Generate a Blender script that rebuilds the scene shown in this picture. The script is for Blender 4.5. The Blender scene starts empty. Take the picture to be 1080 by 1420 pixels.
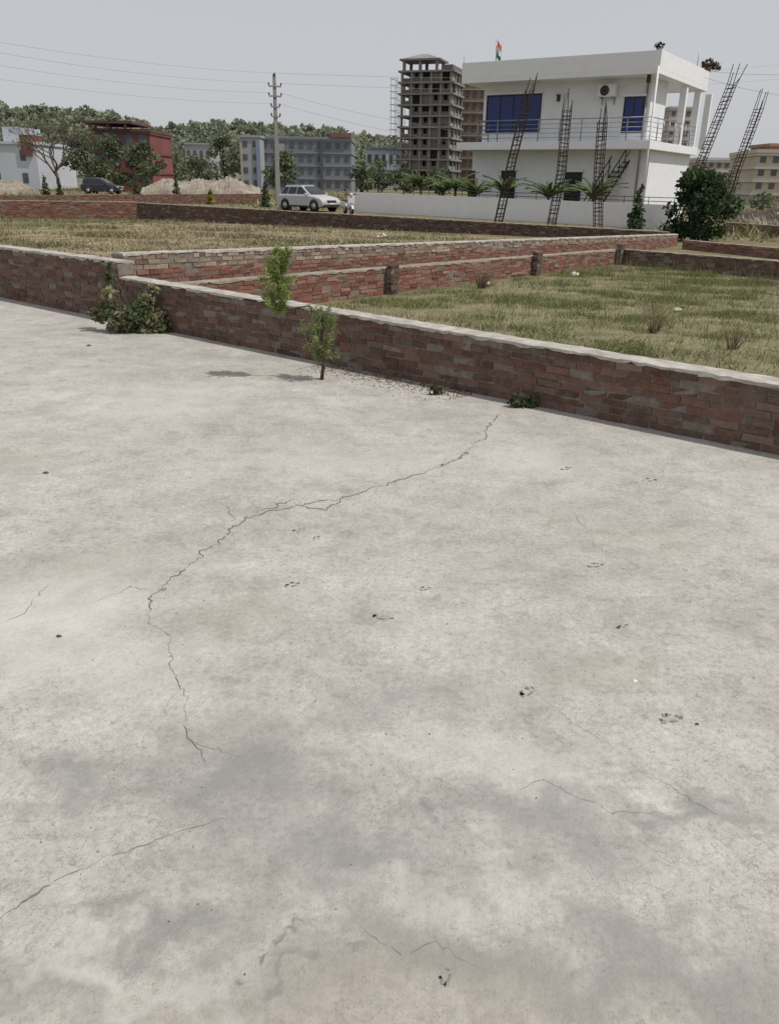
import bpy, math, random
import numpy as np
from mathutils import Vector, Matrix
random.seed(7); rng=np.random.default_rng(7)
sc=bpy.context.scene; COL=sc.collection
# ------------------------------------------------------------------ camera
FPX=1130.0; HCAM=1.7; PITCH=math.atan(458/FPX); ROLL=math.radians(1.0)
F=Vector((0,math.cos(PITCH),-math.sin(PITCH)))
r0=Vector((1,0,0)); u0=Vector((0,math.sin(PITCH),math.cos(PITCH)))
R=r0*math.cos(ROLL)+u0*math.sin(ROLL); U=-r0*math.sin(ROLL)+u0*math.cos(ROLL)
CAM=Vector((0,0,HCAM))
cd=bpy.data.cameras.new('camera'); cam=bpy.data.objects.new('camera',cd); COL.objects.link(cam)
m=Matrix((R,U,-F)).transposed().to_4x4(); m.translation=CAM; cam.matrix_world=m
cd.sensor_fit='HORIZONTAL'; cd.sensor_width=36; cd.lens=36*FPX/1080; cd.clip_end=5000; cd.clip_start=.05
sc.camera=cam
def ray(px,py): return F+R*((px-540)/FPX)+U*((710-py)/FPX)
def G(px,py,z=0):
    d=ray(px,py); t=(z-HCAM)/d.z; return CAM+d*t
def D(px,py,Y):
    d=ray(px,py); return CAM+d*(Y/d.y)
def proj(p):
    q=Vector(p)-CAM; k=q.dot(F); return 540+FPX*q.dot(R)/k, 710-FPX*q.dot(U)/k
def topz(P,py):
    k=(710-py)/FPX; q=Vector((P[0],P[1],0)); a=q.dot(U); b=q.dot(F)
    return HCAM+(k*b-a)/(U.z-k*F.z)
def solve(fn,target,lo,hi):
    flo=fn(lo)-target
    for _ in range(50):
        mid=(lo+hi)/2; fm=fn(mid)-target
        if (fm>0)==(flo>0): lo=mid
        else: hi=mid
    return (lo+hi)/2
# ------------------------------------------------------------------ materials
def nt(name):
    m=bpy.data.materials.new(name); m.use_nodes=True; t=m.node_tree; t.nodes.clear()
    o=t.nodes.new('ShaderNodeOutputMaterial'); b=t.nodes.new('ShaderNodeBsdfPrincipled')
    t.links.new(b.outputs[0],o.inputs[0]); return m,t,b
def noise(t,scale,detail=4,rough=.6,vec=None):
    n=t.nodes.new('ShaderNodeTexNoise'); n.inputs['Scale'].default_value=scale
    n.inputs['Detail'].default_value=detail; n.inputs['Roughness'].default_value=rough
    if vec is None:
        tc=t.nodes.new('ShaderNodeTexCoord'); vec=tc.outputs['Object']
    t.links.new(vec,n.inputs['Vector']); return n
def ramp(t,src,stops):
    r=t.nodes.new('ShaderNodeValToRGB'); e=r.color_ramp.elements
    while len(e)<len(stops): e.new(.5)
    for i,(p,c) in enumerate(stops):
        e[i].position=p; e[i].color=(*c,1) if len(c)==3 else c
    t.links.new(src,r.inputs[0]); return r
def mixc(t,a,b,fac,mode='MIX'):
    n=t.nodes.new('ShaderNodeMix'); n.data_type='RGBA'; n.blend_type=mode
    for s,v in ((n.inputs[0],fac),(n.inputs[6],a),(n.inputs[7],b)):
        if hasattr(v,'is_linked'): t.links.new(v,s)
        elif isinstance(v,(int,float)): s.default_value=v
        else: s.default_value=(*v,1)
    return n.outputs[2]
def addbump(t,b,src,strength,dist=.01):
    n=t.nodes.new('ShaderNodeBump'); n.inputs['Strength'].default_value=strength; n.inputs['Distance'].default_value=dist
    t.links.new(src,n.inputs['Height']); t.links.new(n.outputs[0],b.inputs['Normal'])
def M(name,c,var=.25,scale=4,rough=.85,bump=0,metal=0,spec=.3,bscale=None):
    m,t,b=nt(name); n=noise(t,scale,4,.65)
    c1=tuple(max(0,x*(1-var)) for x in c); c2=tuple(min(1,x*(1+var)) for x in c)
    r=ramp(t,n.outputs[0],[(.3,c1),(.7,c2)]); t.links.new(r.outputs[0],b.inputs['Base Color'])
    b.inputs['Roughness'].default_value=rough; b.inputs['Metallic'].default_value=metal
    b.inputs['Specular IOR Level'].default_value=spec
    if bump:
        n2=noise(t,bscale or scale*6,3,.7); addbump(t,b,n2.outputs[0],bump)
    return m
def MA(name,rough=.85,trans=0,stain=None,nscale=0,bump=0):
    """colour from the Col attribute, broken up by noise"""
    m,t,b=nt(name); a=t.nodes.new('ShaderNodeAttribute'); a.attribute_name='Col'; c=a.outputs['Color']
    if nscale:
        n=noise(t,nscale,4,.7); r=ramp(t,n.outputs[0],[(.25,(.65,.65,.65)),(.75,(1.3,1.3,1.3))])
        c=mixc(t,c,r.outputs[0],.8,'MULTIPLY')
    if stain:
        n2=noise(t,stain[1],6,.75); r2=ramp(t,n2.outputs[0],[(stain[2],(0,0,0)),(stain[3],(stain[4],)*3)])
        c=mixc(t,c,stain[0],r2.outputs[0])
    t.links.new(c,b.inputs['Base Color']); b.inputs['Roughness'].default_value=rough
    b.inputs['Specular IOR Level'].default_value=.2
    if bump:
        n3=noise(t,60,3,.7); addbump(t,b,n3.outputs[0],bump)
    if trans:
        o=[x for x in t.nodes if x.type=='OUTPUT_MATERIAL'][0]
        tr=t.nodes.new('ShaderNodeBsdfTranslucent'); t.links.new(c,tr.inputs[0])
        mx=t.nodes.new('ShaderNodeMixShader'); mx.inputs[0].default_value=trans
        t.links.new(b.outputs[0],mx.inputs[1]); t.links.new(tr.outputs[0],mx.inputs[2]); t.links.new(mx.outputs[0],o.inputs[0])
    return m
# ------------------------------------------------------------------ object helpers
def tag(o,label,cat,group=None,kind=None):
    o['label']=label
    if cat: o['category']=cat
    if group: o['group']=group
    if kind: o['kind']=kind
    return o
def empty(name,loc,rz,label,cat,group=None):
    o=bpy.data.objects.new(name,None); COL.objects.link(o); o.location=loc; o.rotation_euler=(0,0,rz)
    o.empty_display_size=.2; return tag(o,label,cat,group)
def link(name,me,parent=None,loc=None,rz=0):
    o=bpy.data.objects.new(name,me); COL.objects.link(o)
    if parent: o.parent=parent
    if loc is not None: o.location=loc
    o.rotation_euler=(0,0,rz); return o
class MB:
    def __init__(s): s.v=[]; s.f=[]; s.mi=[]; s.sm=[]
    def add(s,v,f,mi=0,sm=False):
        b=len(s.v); s.v+= [tuple(p) for p in v]; s.f+=[[i+b for i in q] for q in f]; s.mi+=[mi]*len(f); s.sm+=[sm]*len(f); return s
    def box(s,x0,x1,y0,y1,z0,z1,mi=0):
        v=[(x0,y0,z0),(x1,y0,z0),(x1,y1,z0),(x0,y1,z0),(x0,y0,z1),(x1,y0,z1),(x1,y1,z1),(x0,y1,z1)]
        return s.add(v,[(0,3,2,1),(4,5,6,7),(0,1,5,4),(1,2,6,5),(2,3,7,6),(3,0,4,7)],mi)
    def tube(s,pts,rad,n=6,mi=0,cap=True):
        pts=[Vector(p) for p in pts]; rs=rad if isinstance(rad,(list,tuple)) else [rad]*len(pts)
        V=[];Fc=[]
        for i,p in enumerate(pts):
            d=(pts[min(i+1,len(pts)-1)]-pts[max(i-1,0)]).normalized()
            a=d.orthogonal() if abs(d.z)<.99 else Vector((1,0,0)); a=(Vector((0,0,1)).cross(d) if abs(d.z)<.99 else a).normalized(); b=d.cross(a)
            for k in range(n):
                th=2*math.pi*k/n; V.append(p+(a*math.cos(th)+b*math.sin(th))*rs[i])
        for i in range(len(pts)-1):
            for k in range(n):
                k2=(k+1)%n; Fc.append((i*n+k,i*n+k2,(i+1)*n+k2,(i+1)*n+k))
        if cap: Fc.append(tuple(range(n-1,-1,-1))); Fc.append(tuple((len(pts)-1)*n+k for k in range(n)))
        return s.add(V,Fc,mi,True)
    def prism(s,poly,y0,y1,mi=0):   # poly in (x,z)
        n=len(poly); v=[(x,y0,z) for x,z in poly]+[(x,y1,z) for x,z in poly]
        f=[tuple(range(n)),tuple(range(2*n-1,n-1,-1))]+[(i,i+n,(i+1)%n+n,(i+1)%n) for i in range(n)]
        return s.add(v,f,mi)
    def build(s,name,mats,parent=None,bevel=0,loc=None,rz=0):
        me=bpy.data.meshes.new(name); me.from_pydata(s.v,[],s.f); 
        for mm in (mats if isinstance(mats,list) else [mats]): me.materials.append(mm)
        me.polygons.foreach_set('material_index',s.mi); me.polygons.foreach_set('use_smooth',s.sm); me.update()
        o=link(name,me,parent,loc,rz)
        if bevel:
            b=o.modifiers.new('b','BEVEL'); b.width=bevel; b.segments=3; b.limit_method='ANGLE'
        return o
def npmesh(name,V,Fa,mats,parent=None,C=None,mi=None,smooth=False,loc=None):
    me=bpy.data.meshes.new(name); me.from_pydata(np.asarray(V).tolist(),[],np.asarray(Fa).tolist())
    for mm in (mats if isinstance(mats,list) else [mats]): me.materials.append(mm)
    if mi is not None: me.polygons.foreach_set('material_index',np.asarray(mi,dtype=np.int32))
    if C is not None:
        C=np.asarray(C,dtype=np.float32)
        a=me.color_attributes.new('Col','FLOAT_COLOR','POINT')
        a.data.foreach_set('color',np.concatenate([C,np.ones((len(C),1),np.float32)],1).ravel())
    if smooth: me.polygons.foreach_set('use_smooth',[True]*len(me.polygons))
    me.update(); return link(name,me,parent,loc)
def leafgeo(clumps,n,size,base,asp=.55,var=.35,cvar=.35,shell=.35):
    """clumps: (cx,cy,cz,rx,ry,rz).  n leaf quads, size (lo,hi)"""
    cl=np.array(clumps,float); w=(cl[:,3]*cl[:,4]*cl[:,5])**(.75); w/=w.sum()
    k=rng.choice(len(cl),n,p=w); d=rng.normal(size=(n,3)); d/=np.linalg.norm(d,axis=1)[:,None]
    rad=rng.uniform(shell,1.08,n)**.8
    c=cl[k,:3]+d*cl[k,3:]*rad[:,None]
    a=rng.normal(size=(n,3)); a/=np.linalg.norm(a,axis=1)[:,None]
    b=np.cross(a,rng.normal(size=(n,3))); b/=np.linalg.norm(b,axis=1)[:,None]
    s=rng.uniform(*size,n)[:,None]
    V=np.stack([c-a*s,c-b*s*asp+a*s*.1,c+a*s,c+b*s*asp+a*s*.1],1).reshape(-1,3)
    Fa=np.arange(4*n).reshape(-1,4)
    cb=rng.uniform(1-cvar,1+cvar,len(cl))[k]*rng.uniform(1-var,1+var,n)
    base=np.asarray(base,float)
    if base.ndim==2: bc=base[rng.integers(0,len(base),len(cl))][k]
    else: bc=base[None,:].repeat(n,0)
    return V,Fa,np.repeat(bc*cb[:,None],4,0)
LEAF=MA('foliage',.7,.3); TRUNK=M('bark',(.09,.07,.05),.4,12,bump=.4)
def crown_clumps(h0,h1,r,n,seed):
    q=np.random.default_rng(seed); out=[]
    for i in range(n):
        t=q.uniform(0,1); z=h0+(h1-h0)*t; rr=r*math.sin(math.pi*min(1,.25+.72*t))**.7
        a=q.uniform(0,6.28); d=rr*math.sqrt(q.uniform(0,1))*.85; s=r*q.uniform(.22,.42)
        out.append((d*math.cos(a),d*math.sin(a),z,s,s,s*.75))
    return out
def tree(name,label,P,h,r,base,n=1200,size=(.1,.22),h0=.3,clumps=16,group=None,cat='tree',tr=None,seed=1,limbs=6):
    e=empty(name,(P[0],P[1],0),0,label,cat,group); tr=tr or h*.022
    q=random.Random(seed); mb=MB()
    mb.tube([(0,0,-.1),(q.uniform(-.1,.1)*r*.4,0,h*.3),(q.uniform(-.1,.1)*r,q.uniform(-.1,.1)*r,h*.6),(0,0,h*.9)],[tr*1.3,tr,tr*.6,tr*.15],7)
    cl=crown_clumps(h*h0,h*.95,r,clumps,seed)
    for c in cl[:limbs]:
        z0=h*q.uniform(.2,.5); mb.tube([(0,0,z0),(c[0]*.5,c[1]*.5,(z0+c[2])/2+.05*h),(c[0],c[1],c[2])],[tr*.5,tr*.3,tr*.08],5)
    mb.build('trunk',TRUNK,e)
    V,Fa,C=leafgeo(cl,n,size,base); npmesh('crown',V,Fa,LEAF,e,C); return e
# ------------------------------------------------------------------ world + sun
S=Vector((.95,-.30,0)).normalized(); EL=math.radians(58); AZ=math.atan2(S.x,S.y)
w=bpy.data.worlds.new('World'); sc.world=w; w.use_nodes=True; t=w.node_tree
bg=t.nodes['Background']; sk=t.nodes.new('ShaderNodeTexSky'); sk.sky_type='NISHITA'; sk.sun_disc=False
sk.sun_elevation=EL; sk.sun_rotation=AZ; sk.dust_density=2; sk.air_density=1.0; sk.ozone_density=1
hs=t.nodes.new('ShaderNodeHueSaturation'); hs.inputs['Saturation'].default_value=.5
t.links.new(sk.outputs[0],hs.inputs['Color'])
hz_=mixc(t,hs.outputs[0],(5.95,6.0,6.3),.75)       # thin even haze over the clear sky
t.links.new(hz_,bg.inputs[0]); bg.inputs[1].default_value=.10
sd=bpy.data.lights.new('sun','SUN'); sd.energy=3.2; sd.angle=math.radians(.6); sd.color=(1,.955,.895)
so=bpy.data.objects.new('sun',sd); COL.objects.link(so)
so.rotation_euler=Vector((S.x*math.cos(EL),S.y*math.cos(EL),math.sin(EL))).to_track_quat('Z','Y').to_euler()
sc.view_settings.view_transform='Standard'; sc.view_settings.look='None'; sc.view_settings.exposure=0
# ------------------------------------------------------------------ plot geometry
A0=G(235,460); A1=G(1080,632); dn=(A1-A0).normalized(); nn=Vector((-dn.y,dn.x,0))   # along wall / to the back
def line(s,n=0): return A0+dn*s+nn*n
def s_at(px):   # along-wall position whose ground point is at column px
    return solve(lambda s: proj(line(s))[0],px,-9,12)
sJ=s_at(172)
J=line(sJ)
def vnoise(P,sc_,seed):
    q=np.random.default_rng(seed); ph=q.uniform(0,6.28,(6,)); k=q.normal(size=(6,2))*sc_
    return sum(np.sin(P@k[i]+ph[i]) for i in range(6))/6
# ------------------------------------------------------------------ ground, road
m,t,b=nt('dry_earth'); n1=noise(t,.06,4,.6); n2=noise(t,1.2,5,.7); n3=noise(t,14,3,.7)
r1=ramp(t,n1.outputs[0],[(.35,(.20,.145,.09)),(.5,(.17,.15,.075)),(.62,(.105,.12,.05))])
r2=ramp(t,n2.outputs[0],[(.3,(.6,.6,.6)),(.7,(1.25,1.2,1.1))]); r3=ramp(t,n3.outputs[0],[(.3,(.7,.7,.7)),(.7,(1.2,1.2,1.2))])
c=mixc(t,r1.outputs[0],r2.outputs[0],.9,'MULTIPLY'); c=mixc(t,c,r3.outputs[0],.8,'MULTIPLY'); t.links.new(c,b.inputs['Base Color'])
b.inputs['Roughness'].default_value=1; addbump(t,b,n3.outputs[0],.5,.05); EARTH=m
mb=MB(); mb.add([(-1500,-200,0),(1500,-200,0),(1500,2500,0),(-1500,2500,0)],[(0,1,2,3)])
tag(mb.build('ground',EARTH),'dry brown earth of the building plots','ground',kind='structure')
# concrete road
m,t,b=nt('concrete_road'); tc=t.nodes.new('ShaderNodeTexCoord'); vec=tc.outputs['Object']
n1=noise(t,.55,5,.66,vec); n2=noise(t,2.8,7,.74,vec); n3=noise(t,38,3,.8,vec); n4=noise(t,150,2,.6,vec)
r1=ramp(t,n1.outputs[0],[(.30,(.335,.317,.288)),(.5,(.408,.389,.357)),(.68,(.455,.437,.405))])
r2=ramp(t,n2.outputs[0],[(.28,(.75,.745,.74)),(.5,(1,1,1)),(.72,(1.19,1.19,1.19))])
r3=ramp(t,n3.outputs[0],[(.25,(.72,.72,.72)),(.5,(1,1,1)),(.8,(1.18,1.18,1.18))])
r4=ramp(t,n4.outputs[0],[(.30,(.35,.35,.35)),(.38,(1,1,1))])
c=mixc(t,r1.outputs[0],r2.outputs[0],.95,'MULTIPLY'); c=mixc(t,c,r3.outputs[0],.9,'MULTIPLY'); c=mixc(t,c,r4.outputs[0],.6,'MULTIPLY')
n5=noise(t,6.5,6,.7,vec); r5=ramp(t,n5.outputs[0],[(.40,(.86,.855,.85)),(.455,(1,1,1)),(.57,(1,1,1)),(.62,(1.10,1.10,1.10))])
c=mixc(t,c,r5.outputs[0],.9,'MULTIPLY')
# distorted coordinates for hairline cracks and stains
nd=noise(t,3.0,4,.65,vec); sub=t.nodes.new('ShaderNodeVectorMath'); sub.operation='SUBTRACT'; t.links.new(nd.outputs['Color'],sub.inputs[0]); sub.inputs[1].default_value=(.5,.5,.5)
scl=t.nodes.new('ShaderNodeVectorMath'); scl.operation='SCALE'; t.links.new(sub.outputs[0],scl.inputs[0]); scl.inputs['Scale'].default_value=.9
dv=t.nodes.new('ShaderNodeVectorMath'); dv.operation='ADD'; t.links.new(vec,dv.inputs[0]); t.links.new(scl.outputs[0],dv.inputs[1])
def hair(sc_,wid,mscale,lo,amt,c):
    vo=t.nodes.new('ShaderNodeTexVoronoi'); vo.feature='DISTANCE_TO_EDGE'; vo.inputs['Scale'].default_value=sc_; t.links.new(dv.outputs[0],vo.inputs['Vector'])
    rc=ramp(t,vo.outputs['Distance'],[(0,(1,1,1)),(wid,(0,0,0))])
    nm=noise(t,mscale,2,.5,vec); rm=ramp(t,nm.outputs[0],[(lo,(0,0,0)),(lo+.1,(1,1,1))])
    f=mixc(t,rc.outputs[0],rm.outputs[0],1.0,'MULTIPLY'); f2=mixc(t,(0,0,0),f,amt)
    return mixc(t,c,(.17,.158,.14),f2)
c=hair(2.6,.009,.9,.48,.6,c); c=hair(8,.026,1.4,.44,.55,c)
def stain(px,py,rx,ry,amt,col,c):
    P=G(px,py); mp=t.nodes.new('ShaderNodeVectorMath'); mp.operation='SUBTRACT'; t.links.new(dv.outputs[0],mp.inputs[0]); mp.inputs[1].default_value=(P.x,P.y,0)
    ms=t.nodes.new('ShaderNodeVectorMath'); ms.operation='MULTIPLY'; t.links.new(mp.outputs[0],ms.inputs[0]); ms.inputs[1].default_value=(1/rx,1/ry,0)
    ln=t.nodes.new('ShaderNodeVectorMath'); ln.operation='LENGTH'; t.links.new(ms.outputs[0],ln.inputs[0])
    rr=ramp(t,ln.outputs['Value'],[(.15,(amt,amt,amt)),(1,(0,0,0))])
    f=mixc(t,rr.outputs[0],r2.outputs[0],.6,'MULTIPLY')
    return mixc(t,c,col,f)
DK=(.225,.218,.208); BR=(.29,.26,.215)
for a in [(330,1080,.40,.32,.8,DK),(560,970,.55,.24,.5,DK),(480,1190,.38,.22,.78,DK),(760,1150,.42,.22,.65,DK),(930,1110,.22,.10,.78,DK),(110,1100,.24,.15,.7,DK),
          (600,1350,.55,.18,.78,DK),(230,1260,.28,.13,.75,DK),(900,1330,.45,.2,.7,DK),(600,1140,.08,.04,.75,(.2,.2,.2)),(365,1308,.05,.02,.95,(.17,.165,.165)),(430,1355,.045,.025,.8,(.2,.19,.19)),(590,575,.5,.3,.35,DK),(100,800,.35,.35,.5,BR),(860,740,.6,.5,.25,BR),(320,870,.5,.3,.3,BR),(20,640,.4,.5,.45,BR),(800,935,.5,.2,.3,BR),(380,520,.9,.35,.3,BR),(540,1420,1.2,.3,.45,BR),(90,1380,.25,.1,.5,DK)]:
    c=stain(*a,c)
for a in [(60,860,.55,.65,.65,(.55,.54,.51)),(180,930,.4,.4,.4,(.52,.51,.48)),(230,560,.9,.8,.45,(.51,.50,.475)),(690,1060,.4,.2,.5,(.49,.475,.445)),(480,640,.8,.5,.45,(.505,.495,.465)),(120,1330,.2,.1,.6,(.49,.47,.435)),(750,640,.9,.5,.35,(.49,.475,.445)),(300,1350,.12,.06,.55,(.47,.455,.425)),(620,1230,.3,.08,.45,(.46,.45,.42))]:
    c=stain(*a,c)
t.links.new(c,b.inputs['Base Color']); b.inputs['Roughness'].default_value=.92; b.inputs['Specular IOR Level'].default_value=.2
addbump(t,b,n3.outputs[0],.5,.008); ROADM=m
rp=[line(-30,.02),line(26,.02),line(26,-14),line(-30,-14)]
mb=MB(); v=[(p.x,p.y,.004) for p in rp]+[(p.x,p.y,-.12) for p in rp]
mb.add(v,[(0,3,2,1),(0,1,5,4),(1,2,6,5),(2,3,7,6),(3,0,4,7)])
road=tag(mb.build('road',ROADM),'cracked pale grey concrete road slab in the foreground','road',kind='structure')
CRK=M('crack_dark',(.16,.145,.122),.35,30,.95)
def crack(pts,wmax,sub=0,jit=.006,gap=.02):
    P=[G(*p) for p in pts]; Q=[]; w0=Vector((0,0,0))
    for i in range(len(P)-1):
        n=max(3,int((P[i+1]-P[i]).length/.014))
        for k in range(n):
            w0=w0*.85+Vector((random.gauss(0,jit),random.gauss(0,jit),0))
            Q.append(P[i].lerp(P[i+1],k/n)+w0+Vector((random.gauss(0,.002),random.gauss(0,.002),0)))
    Q.append(P[-1]+w0); V=[];Fc=[]; ww=.5
    for i,q in enumerate(Q):
        d=(Q[min(i+1,len(Q)-1)]-Q[max(0,i-1)]).normalized(); s=Vector((-d.y,d.x,0))
        ww=min(1,max(.3,ww+random.gauss(0,.22))); wd=wmax*ww*min(1,(len(Q)-1-i)/10+.25)*min(1,i/8+.3)*.5
        V+= [q+s*wd+Vector((0,0,.0065)),q-s*wd+Vector((0,0,.0065))]
    for i in range(len(Q)-1):
        if random.random()>gap: Fc.append((2*i,2*i+1,2*i+3,2*i+2))
    mb=MB(); mb.add(V,Fc); mb.build('crack',CRK,road)
MAIN=[(695,575),(675,598),(655,625),(610,650),(540,668),(490,690),(435,698),(385,708),(330,722),(300,755),(255,790),(215,822),(203,850)]
crack(MAIN,.0085,0,.009)
crack([(203,850),(235,885),(250,960),(262,1030),(285,1060)],.0026,0,.005)
crack([(0,1278),(45,1245),(95,1215),(150,1190)],.0048,0,.0025)
crack([(150,1190),(215,1170),(262,1152),(320,1140)],.0024,0,.003)
crack([(880,1070),(960,1110),(1040,1160),(1080,1190)],.0014,0,.005)
crack([(690,925),(740,960),(790,1000),(850,1040)],.0013,0,.005)
crack([(435,698),(412,694),(380,700),(350,715)],.006,0,.010,.05); crack([(655,625),(628,632),(600,652)],.004,0,.008,.05); crack([(490,690),(450,706),(405,703)],.007,0,.01,.05)
crack([(0,870),(40,845),(70,810)],.0022,0,.006); crack([(262,1030),(300,1040),(330,1055)],.0016,0,.005); crack([(215,822),(180,815),(140,835)],.0022,0,.006)
crack([(250,960),(225,985),(230,1010)],.0014,0,.004); crack([(95,1215),(80,1190),(90,1160)],.0012,0,.003); crack([(700,1110),(760,1090),(850,1130),(930,1125)],.0012,0,.005,.06); crack([(500,1290),(560,1330),(600,1310),(660,1350)],.0012,0,.004,.06)
crack([(785,700),(830,760),(905,800)],.002,0,.008,.06); crack([(330,722),(310,700),(270,690)],.0025,0,.006,.06)
def paw(px,py,sz,rz):
    P=G(px,py); mb=MB()
    def blob(x,y,rx,ry):
        V=[];n=11
        for k in range(n):
            a=6.283*k/n; q=random.uniform(.45,1.2); X=x+rx*q*math.cos(a); Y=y+ry*q*math.sin(a)
            V.append((P.x+sz*(X*math.cos(rz)-Y*math.sin(rz)),P.y+sz*(X*math.sin(rz)+Y*math.cos(rz)),.0062))
        mb.add(V,[tuple(range(n))])
    for k in range(5):
        a=random.uniform(0,3.6); blob(.36*math.cos(a),.3*math.sin(a),random.uniform(.06,.17),random.uniform(.05,.12))
    blob(0,-.1,.22,.07); blob(-.4,.05,.06,.12); blob(.42,.1,.07,.1)
    mb.build('paw_print',PAW,road)
PAW=M('paw_print_dark',(.22,.207,.187),.45,80,.95)
for p in [(733,962,.085,.8),(932,1000,.095,.2),(530,858,.10,-.3),(406,813,.08,.5),(826,786,.09,.2),(901,667,.1,0),(785,651,.09,.4),(414,737,.07,.2),(440,748,.06,1),(590,818,.06,.3),(865,870,.05,.3),(620,1358,.05,1.2)]: paw(*p)
# loose grit (uncountable)
n_=2600; gx=rng.uniform(-4.5,3.5,n_); gy=1.0+6.5*rng.uniform(0,1,n_)**1.3
Pg_=np.stack([gx,gy],1); ok=((Pg_-np.array([A0.x,A0.y]))@np.array([nn.x,nn.y]))<-.05; ok&=(vnoise(Pg_,2.5,31)+rng.normal(0,.3,n_))>.1; Pg_=Pg_[ok]; n_=len(Pg_)
a=rng.uniform(0,6.28,n_); s_=rng.uniform(.0012,.0042,n_)*(.6+.12*Pg_[:,1]); V=[]
for k in range(4): V.append(np.stack([Pg_[:,0]+np.cos(a+k*1.57)*s_*rng.uniform(.5,1.2,n_),Pg_[:,1]+np.sin(a+k*1.57)*s_*rng.uniform(.5,1.2,n_),np.full(n_,.0066)],1))
tag(npmesh('grit',np.stack(V,1).reshape(-1,3),np.arange(4*n_).reshape(-1,4),MA('grit_dark',.95),None,np.repeat(np.array([(.10,.09,.08),(.16,.15,.13),(.07,.065,.06)])[rng.integers(0,3,n_)],4,0)),'dark grit and fine chips scattered on the concrete road','grit',kind='stuff')
PEB=M('dark_pebble',(.08,.075,.07),.3,40); PEW=M('white_pebble',(.75,.74,.7),.1,40)
for px,py,s_,lab,mt in [(880,946,.009,'small white pebble on the concrete right of centre',PEW),(857,872,.010,'dark pebble on the concrete straight above the white pebble',PEB),(966,1006,.008,'tiny dark chip beside the large paw print at right',PEB),
        (64,657,.017,'dark pebble on the concrete near the left edge of the photo',PEB),(123,480,.026,'dark stone on the concrete near the left brick wall',PEB),(82,884,.012,'dark pebble at left below the long brownish stain',PEB)]:
    P=G(px,py); mb=MB(); V=[];Fc=[]
    for i in range(4):
        for k in range(8):
            a=6.283*k/8; th=(i+.3)*math.pi/2/3.5; q=random.uniform(.8,1.2)*s_
            V.append((P.x+q*math.cos(th)*math.cos(a),P.y+q*math.cos(th)*math.sin(a)*.8,.004+q*.6*math.sin(th)))
    for i in range(3):
        for k in range(8): Fc.append((i*8+k,i*8+(k+1)%8,(i+1)*8+(k+1)%8,(i+1)*8+k))
    Fc.append(tuple(24+k for k in range(8))); mb.add(V,Fc); tag(mb.build('pebble',mt),lab,'pebble')
# ------------------------------------------------------------------ brick walls
BRK_S=MA('brick_weathered',.92,0,((.18,.158,.135),7,.46,.74,.85),25,.5); BRK_R=MA('brick_red',.92,0,((.23,.19,.15),6,.49,.80,.85),25,.5)
MORT=M('mortar',(.20,.175,.148),.3,14,.95,.5); COPE=M('cement_coping',(.38,.355,.315),.35,6,.95,.6,bscale=22); COPED=M('old_cement_coping',(.26,.225,.18),.35,5,.95,.6,bscale=22)
PAL_D=np.array([(.145,.073,.054),(.17,.088,.066),(.13,.074,.058),(.175,.115,.09),(.15,.10,.078),(.125,.07,.056)])  # dark brown-red; shade on walls turned from the sun is in the colour
PAL_R=np.array([(.22,.088,.064),(.25,.105,.076),(.20,.085,.064),(.23,.135,.105),(.18,.10,.08),(.27,.155,.12)])
PAL_P=np.array([(.31,.25,.195),(.28,.22,.17),(.25,.175,.135),(.34,.28,.22),(.22,.14,.11)])
CH=.066; BL=.205
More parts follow.
